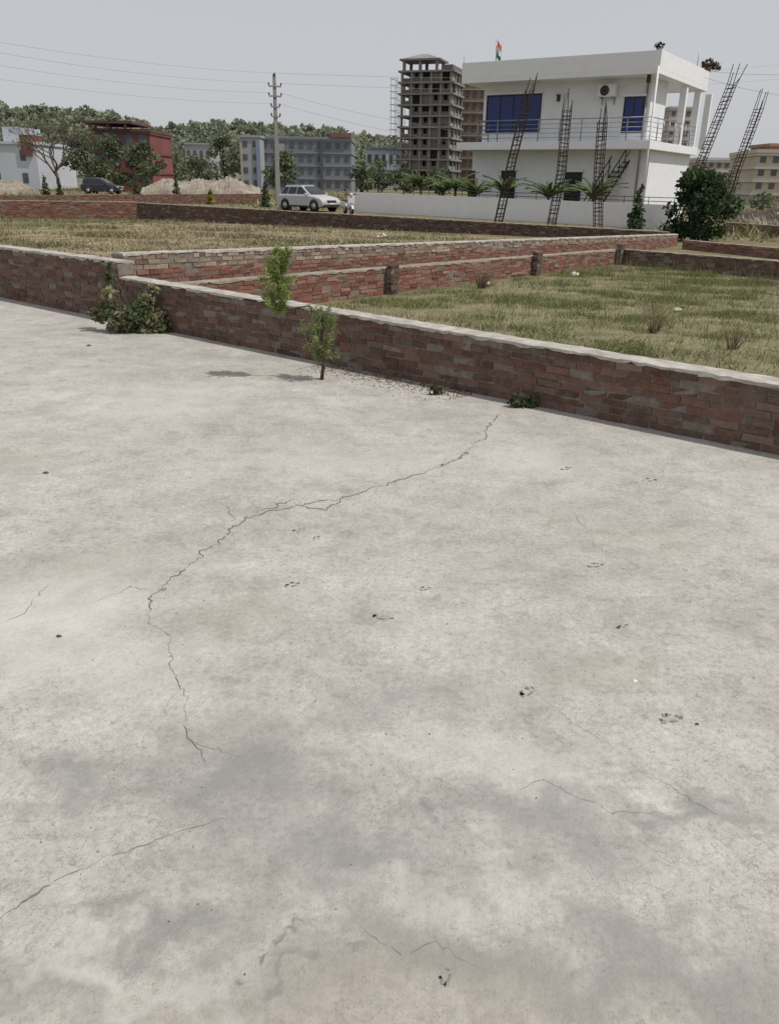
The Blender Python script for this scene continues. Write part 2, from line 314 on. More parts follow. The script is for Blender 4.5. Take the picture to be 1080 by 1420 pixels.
def brick_wall(label,A,B,hA,hB,th=.23,pal=PAL_R,mat=None,cope=COPE,top_pal=None,ntop=2,side=1,cth=.018,cj=.0035,miss=.004):
    A=Vector((A[0],A[1],0)); B=Vector((B[0],B[1],0)); d=B-A; L=d.length; rz=math.atan2(d.y,d.x)
    e=empty('brick_wall',A,rz,label,'wall'); y0,y1=(0,th) if side>0 else (-th,0)
    nc=max(1,int(round(max(hA,hB)/CH))); V=[];C=[];Fc=[];mi=[]
    hx=lambda x:(hA+(hB-hA)*x/L)/(nc*CH)
    wob=[(random.uniform(1.0,3),random.uniform(0,6),random.uniform(.001,.003)) for _ in range(3)]
    fb=[(0,3,2,1),(4,5,6,7),(0,1,5,4),(1,2,6,5),(2,3,7,6),(3,0,4,7)]
    def bx(x0,x1,ya,yb,z0,z1,col,mt,j=0):
        k=len(V)
        for z in (z0,z1):
            for x,y in ((x0,ya),(x1,ya),(x1,yb),(x0,yb)):
                zz=z*hx(min(max(x,0),L))+(sum(am*math.sin(fr*x+ph+z*3) for fr,ph,am in wob) if mt==0 else 0)
                V.append((x+random.gauss(0,j),y+random.gauss(0,j),zz+random.gauss(0,j*.7))); C.append(col)
        for q in fb: Fc.append([i+k for i in q]); mi.append(mt)
    seg=1.0; x=0
    while x<L-1e-6:
        x2=min(L,x+seg); bx(x,x2,y0+.006,y1-.006,-.1,nc*CH-.004,(.16,.145,.125),1); x=x2
    for c in range(nc):
        x=-random.uniform(0,.04)-(BL/2 if c%2 else 0); z0=c*CH+.006; z1=(c+1)*CH-.005; P=pal
        if top_pal is not None and c>=nc-ntop: P=top_pal
        header=(c==nc-1 and top_pal is not None)
        bl=BL/2 if header else BL
        while x<L:
            a=max(0,x+.006); bq=min(L,x+bl*random.uniform(.94,1.06)-.006)
            if bq-a>.03 and random.random()>miss:
                col=P[random.randrange(len(P))]*random.uniform(.72,1.28)
                bx(a,bq,y0+random.gauss(0,.004),y1+random.gauss(0,.004),z0,z1,tuple(col),0,.003)
            x=bq+.006 if bq>x else x+bl
    npmesh('brickwork',V,Fc,[mat or BRK_R,MORT],e,C,mi)
    if cope:
        n=max(4,int(L/.06)); V=[];Fc=[]; lo=[0]*5
        for i in range(n+1):
            x=L*i/n; zt=hx(x)*nc*CH; lo=[q*.35+random.gauss(0,cj) for q in lo]
            V+=[(x,y0-.006+lo[0]*.7,zt-.006+lo[0]*2.2),(x,y0+.0+lo[1]*.8,zt+cth+lo[1]*.6),(x,(y0+y1)/2,zt+cth+.006+lo[2]*.5),(x,y1-.0+lo[3]*.8,zt+cth+lo[3]*.5),(x,y1+.006,zt-.006+lo[4]*1.5)]
        for i in range(n):
            for k in range(4): Fc.append((5*i+k,5*i+5+k,5*i+6+k,5*i+k+1))
            Fc.append((5*i+4,5*i+9,5*i+5,5*i))
        Fc+= [(0,1,2,3,4),(5*n+4,5*n+3,5*n+2,5*n+1,5*n)]
        mb=MB(); mb.add(V,Fc); mb.build('coping',cope,e)
    return e
hN=topz(line(s_at(700)),484)-.02
E1=line(s_at(1080)+5)
brick_wall('low weathered brick wall running along the road edge from the corner to the right',J,E1,topz(J,384)-.02,hN,pal=PAL_D,mat=BRK_S)
sL=s_at(20)-6; hL=topz(line(s_at(20)),343)-.025
brick_wall('taller weathered brick wall section along the road at the left edge',line(sL),line(sJ-.02),hL,hL,pal=PAL_D,mat=BRK_S,cope=COPE,cth=.025)
K=G(938,341); W2a=line(sJ-.25,.24)
brick_wall('long pale topped brick wall running back from the corner towards the bushy tree',W2a,K,topz(W2a,350)-.03,topz(K,324)-.02,pal=PAL_R,top_pal=PAL_P,ntop=3,side=1)
rE=G(857,366); rA=line(sJ+.35,.24)
hR=topz(G(540,406),366)-.02
brick_wall('lower red brick wall with short piers on the inner side of the grass plot',rA,rE,hR,topz(rE,347),pal=PAL_R,cope=COPED,side=1,cth=.02)
dr=(rE-rA).normalized(); nr=Vector((dr.y,-dr.x,0))
for px,lab in ((540,'short dark brick pier against the red wall, nearer one'),(740,'short dark brick pier against the red wall, farther one'),(855,'brick pier at the far end of the red wall')):
    s_=solve(lambda s:proj(rA+dr*s)[0],px,0,(rE-rA).length+.6); p=rA+dr*s_
    mz=hR+.02
    e=brick_wall(lab,p+nr*.12-dr*.1,p+nr*.12+dr*.1,mz,mz,th=.115,pal=PAL_D*.7,mat=BRK_S,cope=None,miss=0); e.name='brick_pier'; e['category']='pier'
rB=G(1080,388); rd=(rB-rE).normalized(); rB2=rB+rd*5
brick_wall('dark brick wall closing the far side of the grassy plot at right',rE,rB2,topz(rE,346),topz(rB,362),pal=PAL_D*.85,mat=BRK_S,cope=COPED,side=1)
Ml=G(192,304); K2=G(925,336)
brick_wall('long shaded brick wall at the back of the dry grass plot',Ml,K2,topz(Ml,281),topz(K2,322),pal=PAL_D*.65,mat=BRK_S,cope=COPED,side=1)  # palette darkened further, putting the wall's shadow side into the brick colour
brick_wall('sunlit brick wall at far left behind the dry grass plot',G(-110,302),Ml,topz(G(-60,302),277),topz(Ml,280),pal=PAL_R,cope=COPED,side=1)
brick_wall('low brick plot wall behind the bushy tree at right, nearer one',G(945,345),G(1200,372),topz(G(945,345),333),topz(G(1200,372),356),pal=PAL_R,cope=COPED)
brick_wall('low brick plot wall at the right edge, beyond the bushy tree',G(1000,322),G(1200,340),topz(G(1000,322),308),topz(G(1200,340),322),pal=PAL_R,cope=COPED)
brick_wall('distant low brick wall at left below the dirt mound',G(-60,282),G(370,282),topz(G(-60,282),271),topz(G(370,282),268),pal=PAL_R*.8,cope=None)
# ------------------------------------------------------------------ grass
GRS=MA('grass_blades',.8,.35)
def inquad(q,n,bias=1.0):
    u=rng.uniform(0,1,n); v=rng.uniform(0,1,n)**bias; q=[np.array(p[:2]) for p in q]
    return (q[0][None]*((1-u)*(1-v))[:,None]+q[1][None]*(u*(1-v))[:,None]+q[2][None]*(u*v)[:,None]+q[3][None]*((1-u)*v)[:,None])
def blades(P,h,wd,cols,ln=.75):
    n=len(P); a=rng.uniform(0,6.28,n); lean=rng.normal(0,ln,(n,2))*h[:,None]
    dx=np.stack([np.cos(a),np.sin(a)],1)*wd[:,None]
    z=np.zeros((n,1)); V=np.stack([np.concatenate([P-dx,z],1),np.concatenate([P+dx,z],1),np.concatenate([P+lean,h[:,None]],1)],1).reshape(-1,3)
    return V,np.arange(3*n).reshape(-1,3),np.repeat(cols,3,0)
GREEN=np.array([(.155,.19,.06),(.185,.215,.08),(.13,.16,.052),(.18,.185,.08)]); DRY=np.array([(.33,.28,.185),(.27,.225,.145),(.37,.32,.215),(.22,.18,.115)])
def field(name,label,quads,n,hr,wr,gfun,cat='grass',ps=1.6,bare=.6,tmax=2.6):
    Ps=np.concatenate([inquad(q,int(n*f),bs) for q,f,bs in quads])
    dens=np.clip(bare+1.0*vnoise(Ps,ps,77)+.8*vnoise(Ps,ps*3.5,78),.12,1); Ps=Ps[rng.uniform(0,1,len(Ps))<dens]
    g=gfun(Ps); m_=len(Ps)
    isg=rng.uniform(0,1,m_)<g; tone=np.clip(1+.5*vnoise(Ps,ps*2.3,91),.65,1.35)[:,None]
    cols=np.where(isg[:,None],GREEN[rng.integers(0,4,m_)],DRY[rng.integers(0,4,m_)])*rng.uniform(.75,1.25,(m_,1))*tone
    tall=np.clip(.85+1.3*vnoise(Ps,ps*1.6,5)+1.3*vnoise(Ps,ps*4,6),.25,tmax); h=rng.uniform(*hr,m_)*tall; wd=rng.uniform(*wr,m_)
    V,Fa,C=blades(Ps,h,wd,cols); return tag(npmesh(name,V,Fa,GRS,None,C),label,cat,kind='stuff')
q00=line(sJ+.7,.26); q10=line(s_at(1080)+5,.26)
Pg=G(600,425)
rightq=[(q00,q10,rB2,rE-dr*.2+nr*.2)]
def gR(P):
    d1=np.hypot(P[:,0]-Pg.x,P[:,1]-Pg.y); return np.clip(1.15-.065*d1+.75*vnoise(P,1.3,11),.3,.97)
field('plot_grass','green and straw coloured grass covering the walled plot at right',[(rightq[0],1,.9)],170000,(.02,.085),(.003,.008),gR)
Ps=inquad(rightq[0],6500,.8); Ps=Ps[(vnoise(Ps,1.1,21)>.0)&(Ps[:,0]>1.2)]
sc2=np.where(rng.uniform(0,1,(len(Ps),1))<.45,GREEN[rng.integers(0,4,len(Ps))],DRY[rng.integers(0,4,len(Ps))]*.75)
V,Fa,C=blades(Ps,rng.uniform(.12,.40,len(Ps)),rng.uniform(.0025,.006,len(Ps)),sc2,.4)
tag(npmesh('dry_stalks',V,Fa,GRS,None,C),'taller weed stalks standing in the walled plot at right','weeds',kind='stuff')
Lw=line(s_at(20)-4,.3)
field('dry_grass','short dry yellowish grass in the large walled plot at left',[((W2a+nn*.3,K,Ml,Lw),.75,1),((Lw,Ml,G(-110,302),line(s_at(20)-12,.3)),.25,1)],90000,(.03,.12),(.010,.025),lambda P:np.clip(.40+.8*vnoise(P,.5,3),.05,.9),ps=.8)
def meadow_q(a,b,c_,d): return (G(*a),G(*b),G(*c_),G(*d))
field('rough_ground_cover','rough grass and weeds on the open land beyond the plots',[(meadow_q((-200,296),(500,290),(480,262),(-200,258)),.7,1),(meadow_q((920,330),(1250,352),(1250,285),(930,290)),.3,1)],24000,(.08,.35),(.03,.09),lambda P:np.clip(.5+.7*vnoise(P,.12,8),.1,.95),ps=.2)
SOILG=M('grassy_soil',(.185,.165,.095),.35,2.2,1,.6); SOILD=M('straw_soil',(.235,.19,.12),.4,1.3,1,.6)
for q,mt,lab in ((rightq[0],SOILG,'grassy soil of the right walled plot'),((W2a,K,Ml,line(s_at(20)-12,.3)),SOILD,'straw littered soil of the left walled plot')):
    mb=MB(); mb.add([(p[0],p[1],.004) for p in q],[(0,1,2,3)]); tag(mb.build('plot_ground',mt),lab,'ground',kind='structure')
# ------------------------------------------------------------------ wall-side plants
P=G(446,527); e=empty('sapling',(P.x,P.y,0),0,'feathery young conifer sapling growing from the road edge with its top bent left','sapling')
loc=lambda px,py:D(px,py,P.y)-P
stem=[loc(446,527),loc(449,500),loc(446,470),loc(447,440),loc(428,424),loc(400,428),loc(386,412),loc(385,375),loc(390,345)]
mb=MB(); mb.tube(stem,[.018,.015,.013,.011,.008,.008,.007,.005,.003],6)
mb.tube([stem[1]]+[loc(455,480),loc(462,450)],[.008,.006,.004],5); mb.tube([stem[1],loc(436,485),loc(425,460)],[.008,.006,.004],5); mb.build('stem',TRUNK,e)
def feather(cl,n,size,base): return leafgeo(cl,n,size,base,asp=.13,var=.4,cvar=.15,shell=.02)
def spray(axis,wid,nb_,seed):   # clumps strung along short side branches rising from an axis
    q=random.Random(seed); out=[]
    for i in range(nb_):
        u=(i+.5)/nb_; k=u*(len(axis)-1); j=min(int(k),len(axis)-2); p=axis[j].lerp(axis[j+1],k-j); wl_=wid*(.35+.65*math.sin(math.pi*min(1,.15+.8*u)))
        for s in range(4):
            a=q.uniform(0,6.28); L=wl_*q.uniform(.5,1.05)
            for f in (.35,.7,1.0): out.append((p.x+L*f*math.cos(a),p.y+L*f*math.sin(a)*.8,p.z+L*f*.55,.028,.028,.045))
    return out
cl=spray([loc(446,505),loc(446,470),loc(447,432)],.20,11,3)
V,Fa,C=feather(cl,2300,(.012,.036),np.array([(.22,.26,.105),(.26,.29,.125),(.18,.21,.09)])); npmesh('lower_foliage',V,Fa,LEAF,e,C)
cl=spray([loc(384,436),loc(384,412),loc(385,380),loc(391,348)],.165,16,8)
V,Fa,C=feather(cl,3900,(.012,.038),np.array([(.22,.28,.08),(.26,.32,.10),(.19,.245,.075)])); npmesh('upper_foliage',V,Fa,LEAF,e,C)
P=G(190,460); e=empty('shrub',(P.x,P.y,0),0,'leafy weed shrub climbing the corner of the brick walls at left','shrub')
loc=lambda px,py:D(px,py,P.y)-P
cl=[]; mb=MB()
for px,py,r_ in ((175,440,.16),(195,430,.17),(215,442,.15),(205,415,.11),(160,430,.13),(155,405,.10),(150,385,.08),(185,455,.13),(225,452,.10),(146,425,.1),(210,400,.07),(152,370,.05),(140,440,.09),(236,456,.07),(130,432,.07),(165,450,.12),(206,456,.12)):
    c=loc(px,py); cl.append((c.x,random.uniform(-.10,.06),max(c.z,.05),r_,r_,r_*.8)); mb.tube([(0,0,0),(c.x*.4,0,c.z*.5),(c.x,random.uniform(-.05,.05),c.z+.1)],[.008,.006,.002],4)
mb.build('stem',TRUNK,e); V,Fa,C=leafgeo(cl,2300,(.015,.045),np.array([(.10,.13,.06),(.145,.165,.08),(.20,.20,.11)]),shell=.2); V[:,2]=np.maximum(V[:,2],.01); npmesh('foliage',V,Fa,LEAF,e,C)
for px,py,r_,n_,lab,bs in ((724,565,.13,330,'small dark weed growing from the crack at the wall foot',(.09,.115,.055)),(604,548,.06,70,'tiny weed tuft at the wall foot left of the dark weed',(.12,.12,.06))):
    P=G(px,py); e=empty('weed',(P.x,P.y,0),0,lab,'weed')
    V,Fa,C=leafgeo([(0,0,.035,r_,r_*.4,.045),(r_*.6,.02,.05,r_*.5,r_*.35,.06),(-r_*.4,0,.06,r_*.4,r_*.35,.07)],n_,(.012,.03),bs,shell=.05); V[:,2]=np.maximum(V[:,2],.008); npmesh('leaves',V,Fa,LEAF,e,C)
n_=1400; s_=rng.uniform(s_at(450),s_at(660),n_); off=-np.abs(rng.normal(0,.17,n_))-.02
c=np.array([line(float(a),float(b_))[:] for a,b_ in zip(s_,off)]); c[:,2]=.008
a=rng.uniform(0,6.28,n_); sz=rng.uniform(.005,.014,n_)
dx=np.stack([np.cos(a)*sz,np.sin(a)*sz,rng.uniform(0,.006,n_)],1); dy=np.stack([-np.sin(a)*sz*.5,np.cos(a)*sz*.5,rng.uniform(0,.004,n_)],1)
V=np.stack([c-dx,c-dy,c+dx,c+dy],1).reshape(-1,3); V[:,2]=np.maximum(V[:,2],.006)
tag(npmesh('leaf_litter',V,np.arange(4*n_).reshape(-1,4),GRS,None,np.repeat(np.array([(.20,.13,.08),(.16,.11,.07),(.26,.19,.12)])[rng.integers(0,3,n_)],4,0)),'brown dry leaf litter swept against the wall foot by the sapling','litter',kind='stuff')
TWG=M('dry_twig',(.20,.15,.10),.3,20)
for px,py,hh,nk,lab in ((668,400,.55,60,'dry brown twiggy bush against the red brick wall'),(905,462,.42,34,'dry straw coloured bush in the middle of the right plot'),(1015,485,.4,26,'thin dry weed bush near the low wall at right')):
    P=G(px,py); e=MB(); q=random.Random(px)
    for k in range(nk):
        a=q.uniform(0,6.28); d=q.uniform(.1,.7)*hh; z=hh*q.uniform(.4,1.1)
        e.tube([(d*.2*math.cos(a),d*.2*math.sin(a),0),(d*.5*math.cos(a),d*.5*math.sin(a),z*.5),(d*math.cos(a+.3),d*math.sin(a+.3),z)],[.004,.003,.0012],3)
    o=e.build('dry_bush',TWG,None,loc=(P.x,P.y,0)); tag(o,lab,'bush')
LIT=M('crumpled_plastic',(.62,.60,.54),.12,20,.5); LITY=M('yellowed_plastic',(.6,.56,.36),.15,20,.5)
for px,py,s_,lab,mt in ((529,330,.16,'crumpled pale yellow plastic bag in the dry left plot',LITY),(675,397,.06,'crumpled white paper scrap beside the dry bush at the red wall',LIT),(797,383,.08,'crumpled white scrap near the far end of the red wall',LIT),(938,432,.05,'crumpled white scrap in the middle of the right plot',LIT)):
    P=G(px,py); mb=MB(); V=[];Fc=[]
    for i in range(5):
        for k in range(10):
            a=6.283*k/10; th=i*math.pi/2/4.3; q=random.uniform(.5,1.3)*s_; V.append((q*1.3*math.cos(th)*math.cos(a),q*math.cos(th)*math.sin(a),q*.7*math.sin(th)+.03))
    for i in range(4):
        for k in range(10): Fc.append((i*10+k,i*10+(k+1)%10,(i+1)*10+(k+1)%10,(i+1)*10+k))
    mb.add(V,Fc); tag(mb.build('litter_scrap',mt,None,loc=(P.x,P.y,0)),lab,'litter')
# ------------------------------------------------------------------ white house
WHT=M('white_paint',(.74,.75,.77),.05,1.5,.8); WHT2=M('white_paint_trim',(.76,.77,.78),.04,2,.8); STEEL=M('railing_steel',(.30,.31,.33),.1,6,.4,metal=.6); DARK=M('dark_metal',(.035,.033,.032),.2,10,.6)
BLUE=M('blue_window_film',(.010,.028,.15),.3,.8,.15,spec=.4); BROWN=M('brown_wood',(.10,.05,.03),.3,8,.6); GLASSD=M('dark_glass',(.02,.025,.035),.3,2,.1,spec=.5); BLACKW=M('near_black_glass',(.010,.012,.022),.3,2,.2,spec=.3)
aH=math.radians(-33); Cp=D(918,68,44.0); zr=Cp.z; C0=Vector((Cp.x,Cp.y,0))
ex=Vector((math.cos(aH),math.sin(aH),0)); ey=Vector((-math.sin(aH),math.cos(aH),0))
def HW(x,y,z): return C0+ex*x+ey*y+Vector((0,0,z))
Wd=-solve(lambda x:proj(HW(x,0,zr))[0],641,-30,0); Dp=solve(lambda y:proj(HW(0,y,zr))[0],984,0,40)
zp=topz(C0,101); zb1=topz(C0,194); zb0=topz(C0,206)
house=empty('house',C0,aH,'two storey white house with flat roof, blue windows and a long balcony','house')
FY=1.3
def hx(px,z,y=FY): return solve(lambda x:proj(HW(x,y,z))[0],px,-Wd-3,2)
def hy(px,z,x): return solve(lambda y:proj(HW(x,y,z))[0],px,0,Dp+2)
def hz(px,py,y=FY):
    zz=3
    for _ in range(4):
        x=hx(px,zz,y); P=HW(x,y,0); zz=topz(P,py)
    return x,zz
xl=hx(672,zp); xr=hx(906,zp); UD=2.6
MB().box(xl,xr,FY,FY+UD,zb1-.05,zp+.05).build('upper_wall',WHT,house)
MB().box(hx(660,zb0)-.2,-.35,FY+.003,Dp-.3,-.1,zb0+.05).build('lower_wall',WHT,house)
r=MB(); r.box(-Wd,0,0,Dp,zp,zp+.22); th=.15; z1=zp+.22
r.box(-Wd,0,0,th,z1,zr); r.box(-Wd,0,Dp-th,Dp,z1,zr); r.box(-Wd,-Wd+th,th,Dp-th,z1,zr); r.box(-th,0,th,Dp-th,z1,zr)
r.build('roof_parapet',WHT2,house,.01)
r=MB(); r.box(-Wd-.1,.003,-.1,Dp*.98,zb0,zb1); r.build('balcony_slab',WHT2,house,.01)
for px in (945,964,979):
    y=hy(px,5.5,-.25); MB().box(-.42,-.08,y-.16,y+.16,zb1,zp+.002).build('column',WHT2,house)
def window(px0,px1,py0,py1,mat,nm=1,y=FY,frame=WHT2,fr=.06):
    x0,z1_=hz(px0,py0,y); x1,_=hz(px1,py0,y); _,z0_=hz(px0,py1,y)
    f=MB()
    for a in (x0-fr,x1): f.box(a,a+fr,y-.05,y+.02,z0_-fr,z1_+fr)
    f.box(x0,x1,y-.05,y+.02,z1_,z1_+fr); f.box(x0,x1,y-.05,y+.02,z0_-fr,z0_)
    w_=f.build('window',frame,house)
    for k in range(1,nm):
        xm=x0+(x1-x0)*k/nm; MB().box(xm-.025,xm+.025,y-.04,y+.01,z0_,z1_).build('mullion',DARK,w_)
    MB().box(x0,x1,y-.02,y+.015,z0_,z1_).build('pane',mat,w_)
    MB().box(x0-.15,x1+.15,y-.2,y-.051,z1_+fr+.02,z1_+fr+.1).build('hood',WHT2,w_)
    return w_
window(677,750,134,182,BLUE,4,frame=DARK); window(868,893,136,182,BLUE,2,frame=DARK)
window(697,714,238,280,BLACKW,2,frame=DARK); window(786,806,240,282,BLACKW,2,frame=DARK)
x0,z1_=hz(650,236); x1,_=hz(659,236); MB().box(x0,x1,FY-.04,FY+.02,.3,z1_).build('door',BROWN,house)
def rail(x0,y0,x1,y1,zb,h,npst):
    a=Vector((x0,y0,zb)); b_=Vector((x1,y1,zb)); rr=MB()
    for k in range(5): z=h*(.18+.82*k/4); rr.tube([a+Vector((0,0,z)),b_+Vector((0,0,z))],.028 if k==4 else .016,5)
    o=rr.build('railing',STEEL,house)
    for k in range(npst+1):
        p=a.lerp(b_,k/npst); MB().tube([p,p+Vector((0,0,h))],.028,5).build('post',STEEL,o)
rail(hx(662,zb1,.05),.05,-.1,.05,zb1,1.05,8); rail(-.1,.15,-.1,Dp*.9,zb1,1.05,8); rail(hx(662,zb1,.05),.1,hx(662,zb1,.05),FY,zb1,1.05,1)
mb=MB(); mb.tube([(-.05,-.05,0),(-.05,-.05,zp+.3)],.05,6); mb.build('drainpipe',WHT2,house)
mb=MB(); mb.tube([(xr-.2,FY-.08,0.2),(xr-.2,FY-.08,zp)],.045,6); mb.build('drainpipe',STEEL,house)
x,z=hz(775,136); mb=MB(); mb.box(x-.07,x+.07,FY-.14,FY-.002,z-.14,z+.14); mb.box(x-.1,x+.1,FY-.2,FY-.02,z+.14,z+.18); mb.build('wall_lamp',DARK,house,.01)
x,z=hz(908,112); mb=MB(); mb.box(x-.08,x+.08,.2,.4,zp-.35,zp-.003); mb.build('porch_lamp',DARK,house,.02)
x0,z1_=hz(834,118); x1,z0_=hz(856,134); p=HW((x0+x1)/2,FY,z0_); hw=(x1-x0)/2; ah=z1_-z0_
ac=empty('air_conditioner',p,aH,'white outdoor air conditioner unit hung on the upper facade','air conditioner')
MB().box(-hw,hw,-.45,-.12,0,ah).build('casing',WHT2,ac,.02)
mb=MB(); cx=-hw*.2; mb.tube([(cx,-.47,ah/2),(cx,-.452,ah/2)],ah*.42,16); fan=mb.build('fan_opening',DARK,ac)
mb=MB()
for rr in (.18,.3,.42): mb.tube([(cx+ah*rr*math.cos(k*.3927),-.485,ah/2+ah*rr*math.sin(k*.3927)) for k in range(17)],.008,4)
mb.build('grille',STEEL,fan)
mb=MB(); 
for sx in (-.7,.7): mb.box(hw*sx-.03,hw*sx+.03,-.5,-.005,-.06,-.002); mb.box(hw*sx-.03,hw*sx+.03,-.05,-.005,-.35,-.062)
mb.build('bracket',STEEL,ac)
# external staircase with railing up to the balcony
B0=G(820,306); T0=D(893,190,B0.y+1.5); st=empty('metal_staircase',B0,0,'dark diagonal metal staircase with railing climbing to the balcony of the white house','staircase')
tv=T0-B0; sd_=Vector((-.35,.85,0)).normalized()*.85; IRON=M('dark_iron',(.05,.042,.038),.3,8,.7)
for k in (0,1):
    o_=sd_*k; MB().tube([o_,tv+o_],.06,4).build('stringer',IRON,st)
    rl_=MB().tube([o_+Vector((0,0,.95)),tv+o_+Vector((0,0,.95))],.03,5).tube([o_+Vector((0,0,.5)),tv+o_+Vector((0,0,.5))],.018,5).build('railing',IRON,st)
    for i in range(9):
        p=o_+tv*(i/8); MB().tube([p,p+Vector((0,0,.95))],.02,4).build('post',IRON,rl_)
tx=Vector((tv.x,tv.y,0)).normalized()*.26
for i in range(18):
    p=tv*((i+.5)/18); mb=MB(); mb.add([p-tx/2,p+tx/2,p+tx/2+sd_,p-tx/2+sd_]+[q+Vector((0,0,.05)) for q in (p-tx/2,p+tx/2,p+tx/2+sd_,p-tx/2+sd_)],[(0,3,2,1),(4,5,6,7),(0,1,5,4),(1,2,6,5),(2,3,7,6),(3,0,4,7)]); mb.build('tread',IRON,st)
# flag on roof
y_=2.0; x=hx(687,zr,y_); p=HW(x,y_,zp+.22); fl=empty('flag',p,aH,'small saffron, white and green flag on a pole on the house roof','flag')
ztop=topz(HW(x,y_,0),54)-zp-.22; MB().tube([(0,0,0),(0,0,ztop)],.03,6).build('pole',STEEL,fl)
cols=[M('flag_saffron',(.55,.15,.03),.1,4),M('flag_white',(.7,.7,.7),.05,4),M('flag_green',(.02,.15,.04),.1,4)]
mb=MB(); 
for k in range(3):
    V=[];Fc=[]
    for i in range(9):
        for j in range(2):
            xx=.04+.24*i/8; zz=ztop-.05-.28*(k+j)-.14*i/8*2; V.append((xx,.05*math.sin(i*1.1),zz))
    for i in range(8): Fc.append((2*i,2*i+1,2*i+3,2*i+2))
    mb.add(V,Fc,k)
cloth=mb.build('cloth',cols,fl)
mb=MB(); zc=ztop-.05-.42-.14; mb.tube([(.16+.08*math.cos(k*.5236),-.06,zc+.08*math.sin(k*.5236)) for k in range(13)],.012,4); mb.build('wheel_emblem',M('flag_navy',(.01,.02,.15),.1,4),cloth)
for px,pt,y,lab in ((643,68,.2,'short thin rod at the left corner of the house roof'),(966,62,8,'tall thin antenna rod on the right side of the house roof')):
    x=hx(px,zr,y) if px<900 else -.3
    if px>900: y=hy(px,zr,-.3)
    P=HW(x,y,0); zt=topz(P,pt); tag(MB().tube([(0,0,0),(0,0,zt-zp-.22)],[.03,.015],5).build('antenna_rod',STEEL,None,loc=HW(x,y,zp+.22)),lab,'antenna')
y=hy(981,zr,-.2); P=HW(-.2,y,zr); e=empty('potted_plant',P,0,'brown drooping potted plant on the far right corner of the house roof','plant')
MB().tube([(0,0,0),(0,0,.3)],[.15,.2],10).build('pot',M('terracotta',(.16,.075,.05),.2,8),e)
V,Fa,C=leafgeo([(0,0,.45,.4,.35,.25),(.4,0,.3,.3,.3,.22)],160,(.06,.16),(.10,.075,.055)); npmesh('leaves',V,Fa,LEAF,e,C)
e=empty('potted_plant',HW(-.3,.5,zr),0,'small dark plant at the front right corner of the house roof','plant')
MB().tube([(0,0,-.2),(0,0,.12)],[.1,.14],8).build('pot',M('grey_pot',(.2,.2,.2),.2,8),e); V,Fa,C=leafgeo([(0,0,.25,.22,.2,.15)],60,(.05,.1),(.05,.06,.035)); npmesh('leaves',V,Fa,LEAF,e,C)
# white boundary wall
wl=G(486,293); wr_=G(928,318); dw=(wr_-wl); rzw=math.atan2(dw.y,dw.x); Lw_=dw.length; nb=Vector((-dw.y,dw.x,0)).normalized()
bw=empty('boundary_wall',(wl.x,wl.y,0),rzw,'long white plastered boundary wall in front of the white house','wall')
h0=topz(wl,266); h1=topz(wr_,284)
mb=MB(); mb.add([(0,0,-.1),(Lw_,0,-.1),(Lw_,.2,-.1),(0,.2,-.1),(0,0,h0),(Lw_,0,h1),(Lw_,.2,h1),(0,.2,h0)],[(0,3,2,1),(4,5,6,7),(0,1,5,4),(1,2,6,5),(2,3,7,6),(3,0,4,7)]); mb.build('wall_panel',WHT2,bw)
mb=MB()
for k in range(2): mb.tube([(Lw_*.25,.1,h0+(h1-h0)*.25+.12+.16*k),(Lw_,.1,h1+.12+.16*k)],.016,5)
rl=mb.build('top_rail',DARK,bw)
for k in range(14):
    f_=.25+.75*k/13; MB().tube([(Lw_*f_,.1,h0+(h1-h0)*f_-.02),(Lw_*f_,.1,h0+(h1-h0)*f_+.3)],.016,5).build('rail_post',DARK,rl)
# ------------------------------------------------------------------ rebar column cages
RB=M('rusty_rebar',(.04,.029,.025),.4,12,.8)
TIE=MB(); hwid=.16
for a,b_ in (((-1,-1),(1,-1)),((1,-1),(1,1)),((1,1),(-1,1)),((-1,1),(-1,-1))): TIE.tube([(a[0]*hwid,a[1]*hwid,0),(b_[0]*hwid,b_[1]*hwid,0)],.013,4)
tieme=None
def cage(label,pts,dy=0):
    global tieme
    P=G(*pts[0]); W=[P]+[D(px,py,P.y+dy*(i+1)) for i,(px,py) in enumerate(pts[1:])]
    e=empty('rebar_column',P,0,label,'rebar column'); Lp=[q-P for q in W]
    q=random.Random(int(pts[0][0])); mid=Lp[0].lerp(Lp[-1],.5)+Vector((q.uniform(-.12,.12),0,0)); Lp=[Lp[0],mid,Lp[-1]]
    for sx in (-1,0,1):
        for sy in ((-1,1) if sx else (-1,)):
            o_=Vector((sx*hwid,sy*hwid,0)); ext_=(Lp[-1]-Lp[-2]).normalized()*q.uniform(.2,.9)+Vector((q.gauss(0,.06),0,0))
            MB().tube([p+o_ for p in Lp]+[Lp[-1]+o_+ext_],.019,5).build('vertical_bar',RB,e)
    tot=sum((Lp[i+1]-Lp[i]).length for i in range(len(Lp)-1)); n=int(tot/.17)
    for k in range(1,n+1):
        d=min(tot*.995,tot*k/n+q.gauss(0,.02)); i=0
        while i<len(Lp)-2 and d>(Lp[i+1]-Lp[i]).length: d-=(Lp[i+1]-Lp[i]).length; i+=1
        p=Lp[i]+(Lp[i+1]-Lp[i]).normalized()*d
        if tieme is None: o=TIE.build('tie',RB,e,loc=p); tieme=o.data
        else: o=link('tie',tieme,e,p)
        o.rotation_euler=(q.gauss(0,.12),q.gauss(0,.12),0)
cage('leftmost tall rebar cage leaning right in front of the blue upper window',[(690,312),(734,127)])
cage('rebar cage second from left, leaning slightly under the wall lamp',[(764,314),(786,153)])
cage('upright rebar cage third from left, below the air conditioner',[(829,316),(835,170)])
cage('leaning rebar cage right of the house, rising behind the bushy tree',[(938,312),(1015,116)])
